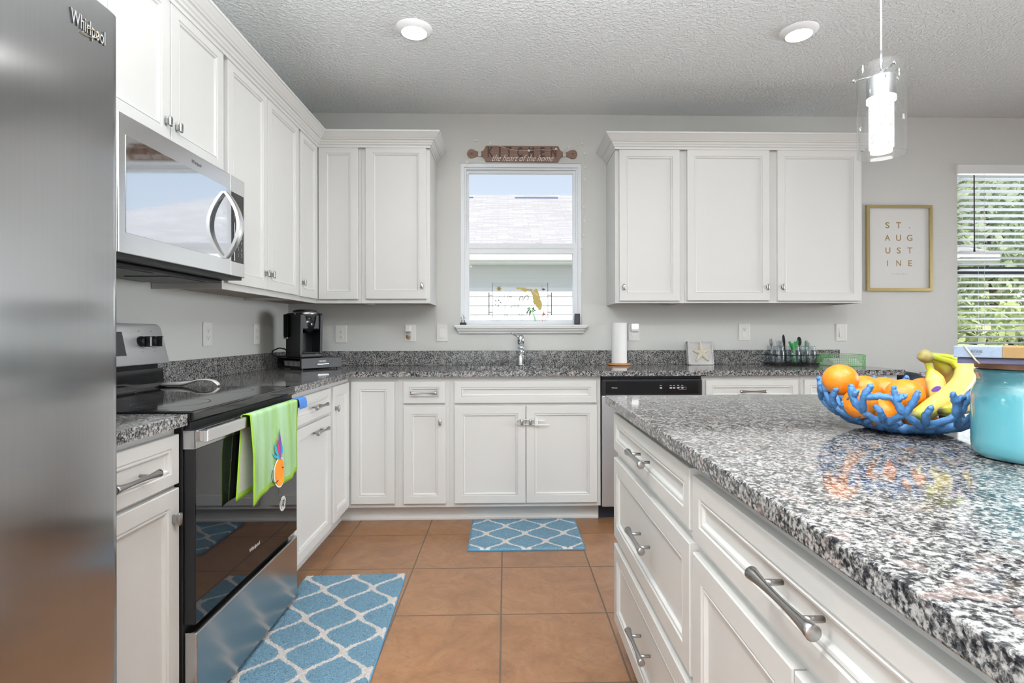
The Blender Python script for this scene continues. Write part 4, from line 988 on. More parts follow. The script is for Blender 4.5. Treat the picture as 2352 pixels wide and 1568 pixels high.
pf = thing('picture_frame', (2.866, -.012, 1.442), 'thin gold picture frame with gold St. Augustine lettering on white, right of the wall cabinets', 'picture frame')
P0, P1, Z0, Z1 = 2.624, 3.108, 1.442, 2.066; F = FB(0)
b = B(); b.frame(F, P0, P1, Z0, Z1, .020, .001, .024); b.build('frame', 'brass', pf)
b = B(); b.box(P0+.018, P1-.018, Z0+.018, Z1-.018, .002, .010, T=F); pp = b.build('print', 'paper', pf)
def pxz(px, py): q = at(px, py, 'Y', -.012); return q.x, q.z
for row, ys in (('ST.', (510, 524)), ('AUG', (539, 553)), ('UST', (568, 582)), ('INE', (597.5, 611))):
    for ch, xx in zip(row, {'ST.': ((2033.5, 2043.5), (2058.5, 2070), (2088, 2090.5)), 'AUG': ((2032.5, 2045), (2058.5, 2070), (2083, 2096)), 'UST': ((2034, 2045.5), (2060, 2069.5), (2084.5, 2096)), 'INE': ((2038, 2040), (2059, 2070), (2086.5, 2095.5))}[row]):
        a0, z1 = pxz(xx[0], ys[0] if ch != '.' else ys[1]-2.5); a1, z0_ = pxz(xx[1], ys[1])
        b = B(); b.text(F, ch, a0, a1, (z0_+z1)/2, .0101, abs(z1-z0_), bold=.012); b.build('letter', 'gold_print', pp, normals=False)
a0, z1 = pxz(2049, 627.5); a1, z0_ = pxz(2082, 630.5); b = B(); b.text(F, 'F L O R I D A', a0, a1, (z0_+z1)/2, .0101, .010); b.build('lettering', 'gray_print', pp, normals=False)
b = B(); b.box(P0+.019, P1-.019, Z0+.019, Z1-.019, .0125, .0140, T=F); b.build('glass', 'matte_glass', pf)

# clear tray with vinyl motifs leaning in the sink window
def c8(x, y): q = at(1040+x*320/2281, 570+y*220/1568, 'Y', .020); return q.x, q.z
tx0, tz1 = c8(650, 565); tx1, _q = c8(1553, 565); tz0 = 1.2005
ty = thing('acrylic_tray', ((tx0+tx1)/2, .02, 1.2005), 'clear tray with beach motifs and family name propped in the sink window', 'tray')
F = FB(.020)
b = B(); b.box(tx0, tx1, tz0, tz1, -.004, 0, .001, T=F); b.build('panel', 'acrylic', ty)
b = B(); b.box(tx0-.0012, tx0+.0012, tz0+.045, tz1, -.004, .012, T=F); b.build('edge', 'dark_gray', ty)
b = B(); b.box(tx1-.0012, tx1+.0012, tz0+.045, tz1, -.004, .012, T=F); b.build('edge', 'dark_gray', ty)
for s, xs in ((-1, (592, 655)), (1, (1613, 1550))):
    a0, za = c8(xs[0], 722); a1, zb2 = c8(xs[1], 1092); b = B(); b.sm = False
    b.box(a0-.003, a0+.003, zb2, za, .004, .010, .001, T=F)
    for yy in (768, 1047): z_ = c8(600, yy)[1]; b.box(a0, a1, z_-.003, z_+.003, .004, .010, .001, T=F)
    b.build('handle', 'dark_gray', ty)
C8 = lambda L: [c8(*p) for p in L]
def cel(cx, cy, rx, ry, n=20, a0=0, a1=2*PI): return [c8(cx+rx*math.cos(a0+(a1-a0)*i/n), cy+ry*math.sin(a0+(a1-a0)*i/n)) for i in range(n)]
decal(ty, 'sun_motif', 'decal_sun', [cel(755, 662, 31, 31)]+[C8([(755+38*math.cos(a-.13), 662+38*math.sin(a-.13)), (755+54*math.cos(a), 662+54*math.sin(a)), (755+38*math.cos(a+.13), 662+38*math.sin(a+.13))]) for a in [2*PI*i/8 for i in range(8)]], F)
decal(ty, 'state_map_motif', 'decal_gold', [C8(p) for p in ([(1038, 637), (1185, 645), (1165, 712), (1110, 668), (1045, 664)], [(1185, 645), (1198, 662), (1222, 690), (1190, 718), (1165, 712)], [(1198, 662), (1300, 668), (1275, 715), (1245, 690), (1222, 690)],
    [(1300, 668), (1330, 690), (1360, 655), (1380, 668), (1412, 740), (1420, 785), (1315, 790), (1290, 745), (1275, 715)], [(1420, 785), (1435, 805), (1425, 830), (1455, 880), (1462, 920), (1360, 925), (1335, 920), (1312, 875), (1320, 835), (1303, 825), (1315, 790)], [(1462, 920), (1452, 990), (1440, 1008), (1405, 1012), (1395, 975), (1370, 965), (1360, 925)])], F)
def brush(name, mat, strokes, w_, par=None):
    b = B()
    for st in strokes:
        pts = [c8(*p) for p in st]; pts = [Vector(F(u, z, .0014)) for u, z in pts]
        # smooth through the points
        q = []
        for i in range(len(pts)-1):
            p0, p1, p2, p3 = pts[max(i-1, 0)], pts[i], pts[i+1], pts[min(i+2, len(pts)-1)]
            for k in range(4):
                t = k/4; q.append(.5*((2*p1)+(p2-p0)*t+(2*p0-5*p1+4*p2-p3)*t*t+(3*p1-p0-3*p2+p3)*t**3))
        q.append(pts[-1]); b.tube(q, w_, 5)
    return b.build(name, mat, ty)
brush('home_lettering', 'white_print', [[(1285, 712), (1318, 672), (1300, 715)], [(1300, 708), (1318, 700), (1312, 728)], [(1330, 722), (1340, 712), (1348, 728), (1334, 742), (1328, 728)], [(1346, 748), (1360, 732), (1358, 752), (1374, 740), (1370, 765)], [(1376, 768), (1394, 756), (1386, 748), (1372, 770), (1390, 778)]], .0011)
brush('script_lettering', 'dark_print', [[(770, 830), (765, 790), (800, 755), (880, 742)], [(850, 745), (838, 800), (815, 808)], [(835, 838), (870, 830), (920, 760), (942, 715), (930, 705), (900, 740), (890, 800), (915, 775), (925, 800)], [(930, 795), (965, 780), (945, 770), (932, 792), (950, 805), (972, 790)]], .0011)
brush('script_lettering', 'dark_print', [[(850, 912), (858, 905), (848, 990), (825, 1010), (805, 1000), (830, 975), (870, 985)], [(880, 985), (900, 965), (905, 985), (880, 988)], [(910, 965), (920, 980), (935, 960), (945, 975), (958, 950)], [(958, 965), (978, 952), (965, 940), (958, 970), (985, 962)], [(990, 960), (1000, 935), (1010, 945)], [(1025, 930), (1035, 955), (1062, 935), (1070, 905), (1075, 960), (1050, 995), (1035, 985), (1090, 945)]], .0011)
brush('script_lettering', 'dark_print', [[(835, 1115), (860, 1080), (940, 1058)], [(895, 1075), (880, 1110), (850, 1115)], [(870, 1092), (905, 1090)], [(945, 1110), (975, 1100), (990, 1115), (1010, 1105), (1030, 1112), (1055, 1108)], [(1060, 1110), (1100, 1080), (1135, 1040), (1125, 1018), (1095, 1060), (1085, 1110), (1120, 1095), (1160, 1080)], [(1160, 1085), (1168, 1140), (1140, 1170), (1110, 1165), (1100, 1145), (1140, 1110)]], .0011)
b = B(); b.tube([F(*p, .0013) for p in cel(742, 892, 40, 34, 24)], .0011, 5, loop=True); b.build('turtle_motif', 'gray_print', ty)
decal(ty, 'turtle_motif', 'dark_print', [cel(752, 850, 11, 12, 12), C8([(718, 862), (702, 848), (682, 853), (700, 862), (712, 876)]), C8([(770, 872), (790, 880), (800, 910), (786, 898), (772, 892)]), C8([(710, 912), (692, 918), (684, 934), (704, 928)]), C8([(738, 928), (740, 952), (750, 952), (750, 928)])], F)
for cx, cy, rot in ((1122, 830, .12), (1205, 815, .38)):
    q = [(cx+(28*math.cos(a)*(1+.18*math.sin(a)))*math.cos(rot)+(-88*math.sin(a))*-math.sin(rot)*-1, cy+(28*math.cos(a))*math.sin(rot)*-1+(-88*math.sin(a))*math.cos(rot)) for a in [2*PI*i/28 for i in range(28)]]
    b = B(); b.tube([F(*c8(*p), .0013) for p in q], .0009, 5, loop=True); b.build('sandal_motif', 'gray_print', ty)
    T_ = lambda u, v: (cx+u*math.cos(rot)-v*math.sin(rot), cy+u*math.sin(rot)*-1*-1+v*math.cos(rot))
    brush('sandal_strap_motif', 'dark_print', [[T_(-28, 28), T_(-30, -10), T_(2, -48), T_(30, -10), T_(26, 28)]], .0022)
decal(ty, 'palm_leaves_motif', 'decal_green', [C8(p) for p in ([(1285, 985), (1340, 958), (1325, 1000)], [(1285, 985), (1260, 965), (1225, 975), (1212, 1005), (1250, 990)], [(1280, 995), (1235, 1000), (1205, 1050), (1210, 1088), (1240, 1030)], [(1280, 1000), (1250, 1040), (1252, 1120), (1275, 1070), (1290, 1030)], [(1290, 990), (1340, 1000), (1368, 1028), (1335, 1025)], [(1290, 1000), (1320, 1020), (1335, 1055), (1305, 1035)])], F)
decal(ty, 'palm_trunk_motif', 'decal_mint', [C8([(1290, 1030), (1302, 1028), (1345, 1110), (1378, 1225), (1345, 1230), (1325, 1120)])], F, .0008)
b = B(); b.tube([F(*p, .0012) for p in cel(1490, 1128, 29, 94, 32)], .0013, 5, loop=True); b.build('surfboard_motif', 'decal_red', ty)
decal(ty, 'surfboard_motif', 'decal_red', [C8([(1466, 1130), (1478, 1060), (1490, 1038), (1512, 1095), (1490, 1090)])], F)
decal(ty, 'flamingo_motif', 'decal_wine', [C8([(1455, 670), (1475, 655), (1500, 660), (1516, 680), (1495, 685), (1465, 682)])], F)
brush('flamingo_motif', 'decal_wine', [[(1460, 668), (1452, 655), (1470, 635), (1465, 617), (1450, 622)], [(1485, 685), (1490, 735)]], .0007)
brush('shell_motif', 'frost_clear', [[(700, 1165), (705, 1135), (740, 1118), (775, 1135), (785, 1165), (745, 1200), (700, 1165)], [(715, 1128), (740, 1195)], [(740, 1118), (745, 1195)], [(768, 1128), (750, 1195)]], .0009)
for i, x in enumerate((677, 838, 1082, 1316, 1530)):
    b = B(); q = F(*c8(x, 578), .002); b.sphere(q, .0035, 8); b.build('corner_bead', 'frost_clear', ty)

fg = thing('figurine', (-.302, -.02, 1.2), 'tiny silver bird figurine on a black base at the left end of the window sill', 'figurine')
b = B(); b.box(-.325, -.281, -.040, -.006, 1.2005, 1.217, .002); b.build('base', 'black_plastic', fg)
b = B(); b.sm = True
for dx in (-.012, .010): b.tube([(-.302+dx, -.022, 1.217), (-.302+dx*.8, -.022, 1.235), (-.302+dx*1.0, -.022, 1.248), (-.304+dx*.4, -.022, 1.262), (-.303+dx*.5, -.022, 1.272)], [.0018, .0045, .005, .002, .0035], 8)
b.build('birds', 'chrome', fg)
sk = thing('speaker', (.511, -.022, 1.2), 'small upright black box at the right end of the window sill', 'speaker')
b = B(); b.box(.492, .530, -.042, -.004, 1.2005, 1.279, .003); b.build('case', 'navy_black', sk)
b = B(); b.box(.496, .526, -.0435, -.042, 1.206, 1.274, .0005); b.build('grille', 'dark_gray', sk)

gl_ = thing('star_garland', (-.27, -.004, 2.5), 'thin white string of small stars draped around the sink window', 'garland')
GP = [(1066, 605, 0), (1072, 560, 0), (1072, 518, 0), (1071, 490, 0), (1071, 458, 0), (1073, 425, 0), (1073, 400, 0), (1073, 372, 0), (1075, 345, 0), (1080, 328, 0), (1093, 323, 0), (1110, 326, 0), (1126, 329, 0), (1150, 336, 1), (1165, 341, 1), (1185, 345, 1), (1215, 346, 1), (1240, 343, 1), (1262, 345, 1), (1277, 342, 1), (1292, 347, 0), (1307, 338, 0), (1322, 336, 0), (1337, 330, 0), (1343, 340, 0), (1343, 353, 0), (1344, 368, 0), (1344, 384, 0), (1342, 412, 0), (1341, 450, 0), (1341, 475, 0), (1342, 507, 0), (1340, 540, 0), (1335, 567, 0), (1338, 600, 0), (1335, 640, 0), (1328, 668, 0)]
pts = [at(x, y, 'Y', (-.0175 if s else -.004)) for x, y, s in GP]
b = B(); q = []
for i in range(len(pts)-1):
    for k in range(3): t = k/3; q.append(pts[i].lerp(pts[i+1], t)+Vector((.0025*math.sin(7*(i+t)), 0, .002*math.cos(9*(i+t)))))
b.tube(q, .0010, 5); b.build('cord', 'white_wire', gl_)
for i, (x, y) in enumerate(((1073, 372), (1073, 400), (1071, 458), (1071, 490), (1072, 518), (1093, 323), (1126, 329), (1215, 346), (1277, 342), (1307, 338), (1337, 330), (1343, 353), (1344, 384), (1342, 412), (1341, 475), (1342, 507), (1340, 540), (1335, 567), (1082, 612))):
    yy = -.0215 if 1150 < x < 1290 else -.008; c0 = at(x, y, 'Y', yy); b = B(); a0 = i*.7
    poly = [(c0.x+(.0115 if j % 2 == 0 else .005)*math.cos(a0+PI*j/6), c0.z+(.0115 if j % 2 == 0 else .005)*math.sin(a0+PI*j/6)) for j in range(12)]
    b.prism(poly, FB(yy), 0, .0035); b.build('star', 'white_plastic', gl_)

# ------------------------------------------------------------------ lamps
cans = [(-.469, -1.065), (1.531, -1.085), (-.469, -3.25), (1.531, -3.25), (-.469, -5.6), (1.8, -5.6), (4.0, -2.6)]
for i, (x, y) in enumerate(cans):
    t = thing('recessed_light', (x, y, CEIL-.03), ('round white ceiling disk light above the range side of the floor', 'round white ceiling disk light nearest the glass pendant', 'ceiling disk light over the left side behind the camera', 'ceiling disk light over the island behind the camera', 'ceiling disk light far behind the camera on the left', 'ceiling disk light far behind the camera on the right', 'ceiling disk light over the dining corner')[i], 'ceiling light', 'recessed ceiling lights')
    b = B(); b.sm = True; b.lathe([(.094, -.0005), (.093, -.004), (.085, -.010), (.066, -.024), (.064, -.024), (.064, -.0205), (.001, -.0205)], (x, y, CEIL), 48, cap=False); b.build('trim', 'lamp_trim', t)
    b = B(); b.sm = True; b.lathe([(.063, -.0206), (.060, -.0235), (.04, -.0255), (.001, -.0262)], (x, y, CEIL), 40, cap=False); b.build('lens', 'lamp_lens', t)
def pendant(x, y, zt, zb, label):
    t = thing('pendant_lamp', (x, y, zb), label, 'pendant lamp', 'island pendant lamps')
    b = B(); b.lathe([(.058, -.0005), (.058, -.02), (.05, -.026), (.001, -.026)], (x, y, CEIL), 32, cap=False); b.build('canopy', 'nickel', t)
    b = B(); b.cyl((x, y, zt-.03), (x, y, CEIL-.02), .0022, n=8); b.build('cord', 'white_wire', t)
    b = B(); b.sm = True; b.cyl((x, y, zt-.03), (x, y, zt+.045), .0045, n=10); b.build('stem', 'chrome', t)
    b = B(); b.sm = True; b.lathe([(.0590, zb), (.0590, zt), (.0565, zt), (.0565, zb), (.0590, zb)], (x, y, 0), 56, cap=False); o = b.build('outer_shade', 'pendant_glass', t); o.modifiers.new('e', 'EDGE_SPLIT')
    b = B(); b.sm = True; b.lathe([(.001, zt-.032), (.0345, zt-.032), (.0355, zt-.036), (.0355, zt-.088), (.001, zt-.088)], (x, y, 0), 40, cap=False); o = b.build('socket_cover', 'chrome', t); o.modifiers.new('e', 'EDGE_SPLIT')
    b = B(); b.sm = True; b.lathe([(.001, zt-.0885), (.036, zt-.0885), (.036, zt-.100), (.030, zt-.101), (.030, zb+.020), (.001, zb+.020)], (x, y, 0), 40, cap=False); b.build('inner_shade', 'pendant_core', t)
    b = B(); b.sm = True; b.lathe([(.001, zb+.0195), (.026, zb+.0195), (.026, zb+.008), (.001, zb+.008)], (x, y, 0), 32, cap=False); b.build('bulb', 'pendant_tip', t)
    b = B(); b.sm = True
    for a in (.35, .35+2*PI/3, .35+4*PI/3): b.tube([(x+.004*math.cos(a), y+.004*math.sin(a), zt-.022), (x+.072*math.cos(a), y+.072*math.sin(a), zt-.022)], .0018, 8); b.sphere((x+.066*math.cos(a), y+.066*math.sin(a), zt-.022), .005, 10)
    b.build('support_pins', 'chrome', t)
pendant(1.057, -2.35, 1.890, 1.640, 'clear glass cylinder pendant lamp glowing above the island')
pendant(1.057, -3.35, 1.890, 1.640, 'second glass pendant lamp over the near end of the island')

# ------------------------------------------------------------------ island top: bowl, fruit, jar, boxed book
BX, BY, BZ = .926, -2.602, CT
def bowl_p(a, s, off=0.):
    s = max(s, 0.); r = .055+.116*(1-(1-min(s, 1))**2.5)+.03*max(0, s-1); z = .012+.098*s**1.35
    return Vector((BX+(r+off)*math.cos(a), BY+(r+off)*math.sin(a), BZ+z))
b = B(); b.sm = True; rnd = random.Random(11)
def branch(path, r0, r1):
    pts = []; m = len(path)
    for i in range(m-1):
        for k in range(5):
            t = k/5; a = path[i][0]+(path[i+1][0]-path[i][0])*t; s = path[i][1]+(path[i+1][1]-path[i][1])*t
            pts.append(bowl_p(a, s, .002*math.sin(9*a+7*s)))
    pts.append(bowl_p(*path[-1])); n = len(pts)
    R = [(r0+(r1-r0)*i/(n-1))*(1+.16*rnd.uniform(-1, 1)) for i in range(n)]
    R[-1] *= .75; R = [R[0]*.6]+R[1:]
    b.tube(pts, R, 8)
    b.sphere(pts[-1], R[-1]*1.25, 8); 
NBR = 12; w_ = 2*PI/NBR; ja = lambda q: q*rnd.uniform(-1, 1)
Bn = [(2*PI*i/NBR-PI/2+.16+ja(.07), .32+ja(.05)) for i in range(NBR)]
Cn = [(Bn[i][0]+w_*.5+ja(.05), .58+ja(.05)) for i in range(NBR)]
for i in range(NBR):
    B0, C0, C1 = Bn[i], Cn[i], Cn[i-1]
    if i == 0: C1 = (C1[0]-2*PI, C1[1])
    branch([(B0[0]-.05, -.02), B0], .0115, .0090)
    branch([(B0[0], B0[1]-.02), ((B0[0]+C0[0])/2+.02, (B0[1]+C0[1])/2), (C0[0], C0[1]+.01)], .0085, .0072)
    branch([(B0[0], B0[1]-.02), ((B0[0]+C1[0])/2-.02, (B0[1]+C1[1])/2), (C1[0], C1[1]+.01)], .0085, .0072)
    branch([(C0[0], C0[1]-.02), (C0[0]-.06+ja(.02), .80), (C0[0]-.11+ja(.04), .99+ja(.05))], .0080, .0066)
    branch([(C0[0], C0[1]-.02), (C0[0]+.07+ja(.02), .78), (C0[0]+.15+ja(.04), .97+ja(.06))], .0080, .0066)
    branch([(C0[0]-.07, .82), (C0[0]+.01+ja(.02), .92+ja(.03))], .0066, .0062)
    branch([(B0[0]+.01, B0[1]+.02), (B0[0]+ja(.05), .56), (B0[0]+ja(.06), .70+ja(.04))], .0075, .0062)
    if i % 2: branch([(C0[0]+.10, .82), (C0[0]+w_*.5, .88), (C0[0]+w_-.10, .84)], .0068, .0068)
    branch([(B0[0]-.05, .05), (B0[0]+w_*.5, .12+ja(.03)), (B0[0]+w_-.05, .06)], .0100, .0100)
    branch([(B0[0]-.02, .16), (B0[0]+w_*.45, .30+ja(.04))], .0075, .0062)
b.lathe([(.001, .003), (.050, .0005), (.062, .004), (.064, .014), (.050, .020), (.001, .018)], (BX, BY, BZ), 32, cap=False)
for v in b.b.verts:
    n_v = noise.noise_vector(v.co*95)*.0022+noise.noise_vector(v.co*240)*.0012; v.co += n_v
    if v.co.z < BZ+.0005: v.co.z = BZ+.0005
o = b.build('coral_bowl', 'coral_blue'); tag(o, 'blue open-work coral shaped fruit bowl on the island', 'bowl')
def orange(px, py, Y, r, label, stem=False):
    c = at(px, py, 'Y', Y); t = thing('orange', c-Vector((0, 0, r)), label, 'orange', 'oranges in the blue coral bowl')
    b = B(); b.sm = True; b.sphere(c, r, 36, (1, 1, .96)); sk_ = b.build('skin', 'orange_peel', t)
    if stem:
        b = B(); d = (CAM-c).normalized(); p = c+(d*.30+Vector((-.88, .0, .34))).normalized()*r; b.sphere(p, .0035, 8); b.build('stem', 'bark', t)
orange(1930, 872, -2.600, .0375, 'orange perched highest on the left rim of the blue bowl')
orange(1984, 897, -2.555, .0385, 'orange right of the highest one, behind the front left orange')
orange(1975, 926, -2.640, .0355, 'front left orange with a small green stem, low behind the coral rim', True)
orange(2030, 898, -2.535, .036, 'orange far back in the middle of the bowl')
orange(2078, 908, -2.640, .0385, 'large orange at the front middle of the bowl, behind two coral prongs')
orange(2121, 900, -2.545, .036, 'orange behind the bananas on the right of the bowl')
orange(2026, 950, -2.620, .036, 'orange deep in the bowl seen through the front left holes')
orange(2112, 958, -2.630, .035, 'shadowed orange low in the bowl seen through the front right holes')
bn = thing('banana_bunch', at(2150, 870, 'Y', -2.60), 'bunch of yellow bananas with green stems leaning out of the blue bowl', 'bananas', None)
crown_c = at(2125, 818, 'Y', -2.60)
def banana(path, rmax, rot=0.):
    P = [at(x, y, 'Y', Y) for x, y, Y in path]; q = []; n = 9
    for i in range(len(P)-1):
        p0, p1, p2, p3 = P[max(i-1, 0)], P[i], P[i+1], P[min(i+2, len(P)-1)]
        for k in range(n):
            t = k/n; q.append(.5*((2*p1)+(p2-p0)*t+(2*p0-5*p1+4*p2-p3)*t*t+(3*p1-p0-3*p2+p3)*t**3))
    q.append(P[-1]); L = [0]
    for i in range(1, len(q)): L.append(L[-1]+(q[i]-q[i-1]).length)
    b = B(); b.sm = True; tot = L[-1]; rr = []
    for l in L:
        t = l/tot
        st = .0062+.0015*t
        body = rmax*min(1, max(0, (t-.17)/.18))**.55*(1 if t < .72 else max(.0, 1-((t-.72)/.28)**2.2)**.6)
        rr.append(max(st if t < .93 else .0045*(1 if t < .985 else .8), body))
    up = None; R = []
    for i, p in enumerate(q):
        t = (q[min(i+1, len(q)-1)]-q[max(i-1, 0)]).normalized()
        if up is None: up = Vector((0, -1, .3))
        a = t.cross(up).normalized(); up = a.cross(t).normalized(); N = 20
        R.append([p+(a*math.cos(2*PI*j/N+rot)+up*math.sin(2*PI*j/N+rot))*rr[i]*(1+.05*math.cos(5*(2*PI*j/N))) for j in range(N)])
    b.rings(R); o = b.build('banana', 'banana_skin', bn)
    at_ = o.data.attributes.new('ripe', 'FLOAT', 'POINT')
    ring_t = [1-l/tot for l in L]; vals = []
    for tt in ring_t: vals += [tt]*20
    at_.data.foreach_set('value', vals)
banana([(2126, 822, -2.600), (2136, 848, -2.602), (2146, 872, -2.606), (2155, 905, -2.618), (2160, 935, -2.63), (2158, 962, -2.64)], .0185)
banana([(2127, 820, -2.602), (2152, 832, -2.585), (2175, 850, -2.570), (2190, 880, -2.570), (2196, 915, -2.585), (2190, 950, -2.61)], .0185, .3)
banana([(2128, 815, -2.604), (2155, 817, -2.59), (2185, 822, -2.585), (2212, 836, -2.595), (2216, 868, -2.625), (2190, 902, -2.665), (2150, 930, -2.695), (2112, 950, -2.705), (2080, 958, -2.706)], .0205, .1)
banana([(2128, 817, -2.602), (2160, 824, -2.60), (2195, 836, -2.60), (2228, 870, -2.62), (2230, 910, -2.66), (2205, 935, -2.695), (2172, 942, -2.712), (2146, 942, -2.716)], .0175, .5)
b = B(); b.sm = True; d_ = (at(2120, 812, 'Y', -2.60)-at(2140, 826, 'Y', -2.60)).normalized(); b.tube([crown_c-d_*.012, crown_c-d_*.002, crown_c+d_*.008, crown_c+d_*.011], [.0125, .0150, .0145, .010], 14); b.build('crown', 'banana_crown', bn)
b = B(); q = at(2150, 893, 'Y', -2.634); b.prism([(q.x+.011*math.cos(a), q.z+.006*math.sin(a)+.3*.011*math.cos(a)) for a in [2*PI*i/20 for i in range(20)]], FB(q.y), 0, .0012); b.build('fruit_sticker', 'purple_print', bn)

JX_, JY_ = .938, -2.885
jr = thing('canister', (JX_, JY_, CT), 'glossy aqua ceramic canister with a wooden lid at the right edge of the island', 'canister')
b = B(); b.sm = True; b.lathe([(.001, .0008), (.062, .0008), (.071, .003), (.0775, .012), (.0785, .03), (.0785, .108), (.0775, .120), (.0735, .130), (.0705, .138), (.0705, .148), (.0735, .154), (.0735, .160), (.070, .1625), (.064, .160), (.064, .02), (.001, .012)], (JX_, JY_, CT), 72, cap=False); b.build('body', 'aqua_glaze', jr)
b = B(); b.sm = True; b.lathe([(.001, .1632), (.0715, .1632), (.0728, .165), (.0728, .172), (.0715, .1738), (.001, .1738)], (JX_, JY_, CT), 64, cap=False); o = b.build('lid', 'lid_wood', jr); o.modifiers.new('e', 'EDGE_SPLIT')
zB = CT+.1745
bo = thing('boxed_book', (JX_, JY_, zB), 'small blue cloth and tan paper box with gold cord on the canister lid', 'gift box')
p0 = at(2190, 820, 'Y', -2.90); r_ = math.radians(-45)
def FBK(u, z, d): return (p0.x+u*math.cos(r_)+d*math.sin(r_), p0.y+u*math.sin(r_)-d*math.cos(r_), z)
b = B(); b.box(.005, .150, zB, zB+.010, -.004, -.120, .0008, T=FBK); b.build('base', 'book_dark', bo)
b = B(); b.box(0, .064, zB+.0105, zB+.030, 0, -.124, .0012, T=FBK); cl_ = b.build('cloth_cover', 'book_cloth', bo)
b = B(); b.box(.064, .155, zB+.0105, zB+.030, .0004, -.1236, .0012, T=FBK); b.build('paper_band', 'kraft', bo)
b = B(); b.text(FBK, 'RETSKIBE', .0235, .0385, zB+.0215, .0003, .005); b.text(FBK, 'handmade', .026, .036, zB+.0165, .0003, .0016); b.build('lettering', 'dark_print', cl_, normals=False)
b = B(); b.sm = True; b.tube([FBK(.0145, zB+.0308, -.01), FBK(.0150, zB+.0306, .0008), FBK(.0225, zB+.018, .0018), FBK(.030, zB+.006, .001), FBK(.035, zB+.0005, -.002)], .0013, 8); b.build('cord', 'cord_gold', bo)

# ------------------------------------------------------------------ rugs
def rugmesh(name, mat, cx, cy, w, l, rot, label, cat, nx, ny):
    b = B(); b.sm = True; ca, sa = math.cos(rot), math.sin(rot); rn = random.Random(3)
    top = [[None]*(ny+1) for _ in range(nx+1)]
    for i in range(nx+1):
        for j in range(ny+1):
            u, v = -w/2+w*i/nx, -l/2+l*j/ny; e = min(i, nx-i, j, ny-j)
            z = .004 if e == 0 else (.009 if e == 1 else .011+.005*rn.random())
            if e > 1: u += .0022*rn.uniform(-1, 1); v += .0022*rn.uniform(-1, 1)
            top[i][j] = b.b.verts.new((u, v, z))
    for i in range(nx):
        for j in range(ny): b.face([top[i][j], top[i+1][j], top[i+1][j+1], top[i][j+1]])
    me_o = b.build(name, mat, None, normals=False); me_o.location = (cx, cy, 0); 
    for v in me_o.data.vertices: v.co = v.co  # local frame is centred already
    z0 = min(v.co.z for v in me_o.data.vertices)
    me_o.location = (cx, cy, .004); me_o.rotation_euler = (0, 0, rot); tag(me_o, label, cat)
    b = B(); b.box(-w/2-.004, w/2+.004, -l/2-.004, l/2+.004, -.0035, .0015, .001); bmesh.ops.recalc_face_normals(b.b, faces=b.b.faces)
    m = bpy.data.meshes.new('binding'); b.b.to_mesh(m); b.b.free(); m.materials.append(M_('rug_edge')); o2 = bpy.data.objects.new('binding', m); COL.objects.link(o2); o2.parent = me_o
    return me_o
rugmesh('rug', 'rug_long', -.690, -1.745, .46, .88, math.radians(1.9), 'long blue and white trellis rug in front of the range', 'rug', 150, 280)
rugmesh('rug', 'rug_short', .108, -.805, .615, .445, 0, 'short blue and white trellis rug in front of the sink cabinet', 'rug', 180, 130)

# ------------------------------------------------------------------ right of the counter
tb = thing('side_table', (3.05, -.25, 0), 'low dark brown wooden side table against the wall behind the fruit', 'table')
b = B(); b.box(2.62, 3.28, -.45, -.02, .80, .835, .003); b.build('tabletop', 'dark_wood', tb)
for x in (2.65, 3.25):
    for y in (-.42, -.05): b = B(); b.box(x-.02, x+.02, y-.02, y+.02, 0, .80); b.build('leg', 'dark_wood', tb)
b = B(); b.sm = True; c0 = at(2118, 866, 'Y', -.28); c0.z = .8365; pts = []
for i in range(90): a = i*.30; pts.append((c0.x+.05+(.060+.010*math.sin(a*.37))*math.cos(a), c0.y+(.035)*math.sin(a), c0.z+.003+.028*(1+math.sin(a*.5+.6))*.5*(i/90+.3)))
b.tube(pts, .0028, 6); tag(b.build('charging_cable', 'white_wire'), 'coiled white charging cable on the dark side table', 'cable')
b = B(); b.sm = True; q = at(2136, 872, 'Y', -.20); b.box(q.x-.03, q.x+.12, -.26, -.14, .8355, .862, .008); tag(b.build('router', 'navy_black'), 'flat black device beside the cable on the dark side table', 'device')
bn2 = thing('trash_can', (2.56, -.45, 0), 'black trash can with a rounded lid at the end of the back counter', 'trash can')
b = B(); b.sm = True; R = []
for z, q in ((.001, .02), (.02, .008), (.62, 0), (.80, 0)): R.append(rrect(2.435+q, 2.60-q, -.62+q, -.30-q, .05, z))
b.rings(R); b.build('bin', 'navy_black', bn2)
b = B(); b.sm = True; R = []
for z, q in ((.801, -.002), (.84, -.002), (.868, .008), (.886, .03), (.893, .06)): R.append(rrect(2.435+q, 2.60-q, -.62+q, -.30-q, max(.05-q*.4, .01), z))
b.rings(R); b.build('lid', 'navy_black', bn2)

# ------------------------------------------------------------------ outside
b = B(); b.box(-30, 40, .16, 45, -.4, -.15); struct(b, 'ground', 'grass', 'lawn between the houses')
hs = thing('neighbor_house', (0, 9, -.15), 'pale neighboring house with gray shingle roof seen through the sink window', 'house')
HX0, HX1, HY = -14., 9.1, 6.95
b = B(); nb = 22
for i in range(nb):
    z = -.15+.185*i
    if z > 2.55: break
    b.rings([[(x, HY+.3, z), (x, HY-.002, z), (x, HY+.022, z+.185), (x, HY+.3, z+.185)] for x in (HX0, HX1)])
    
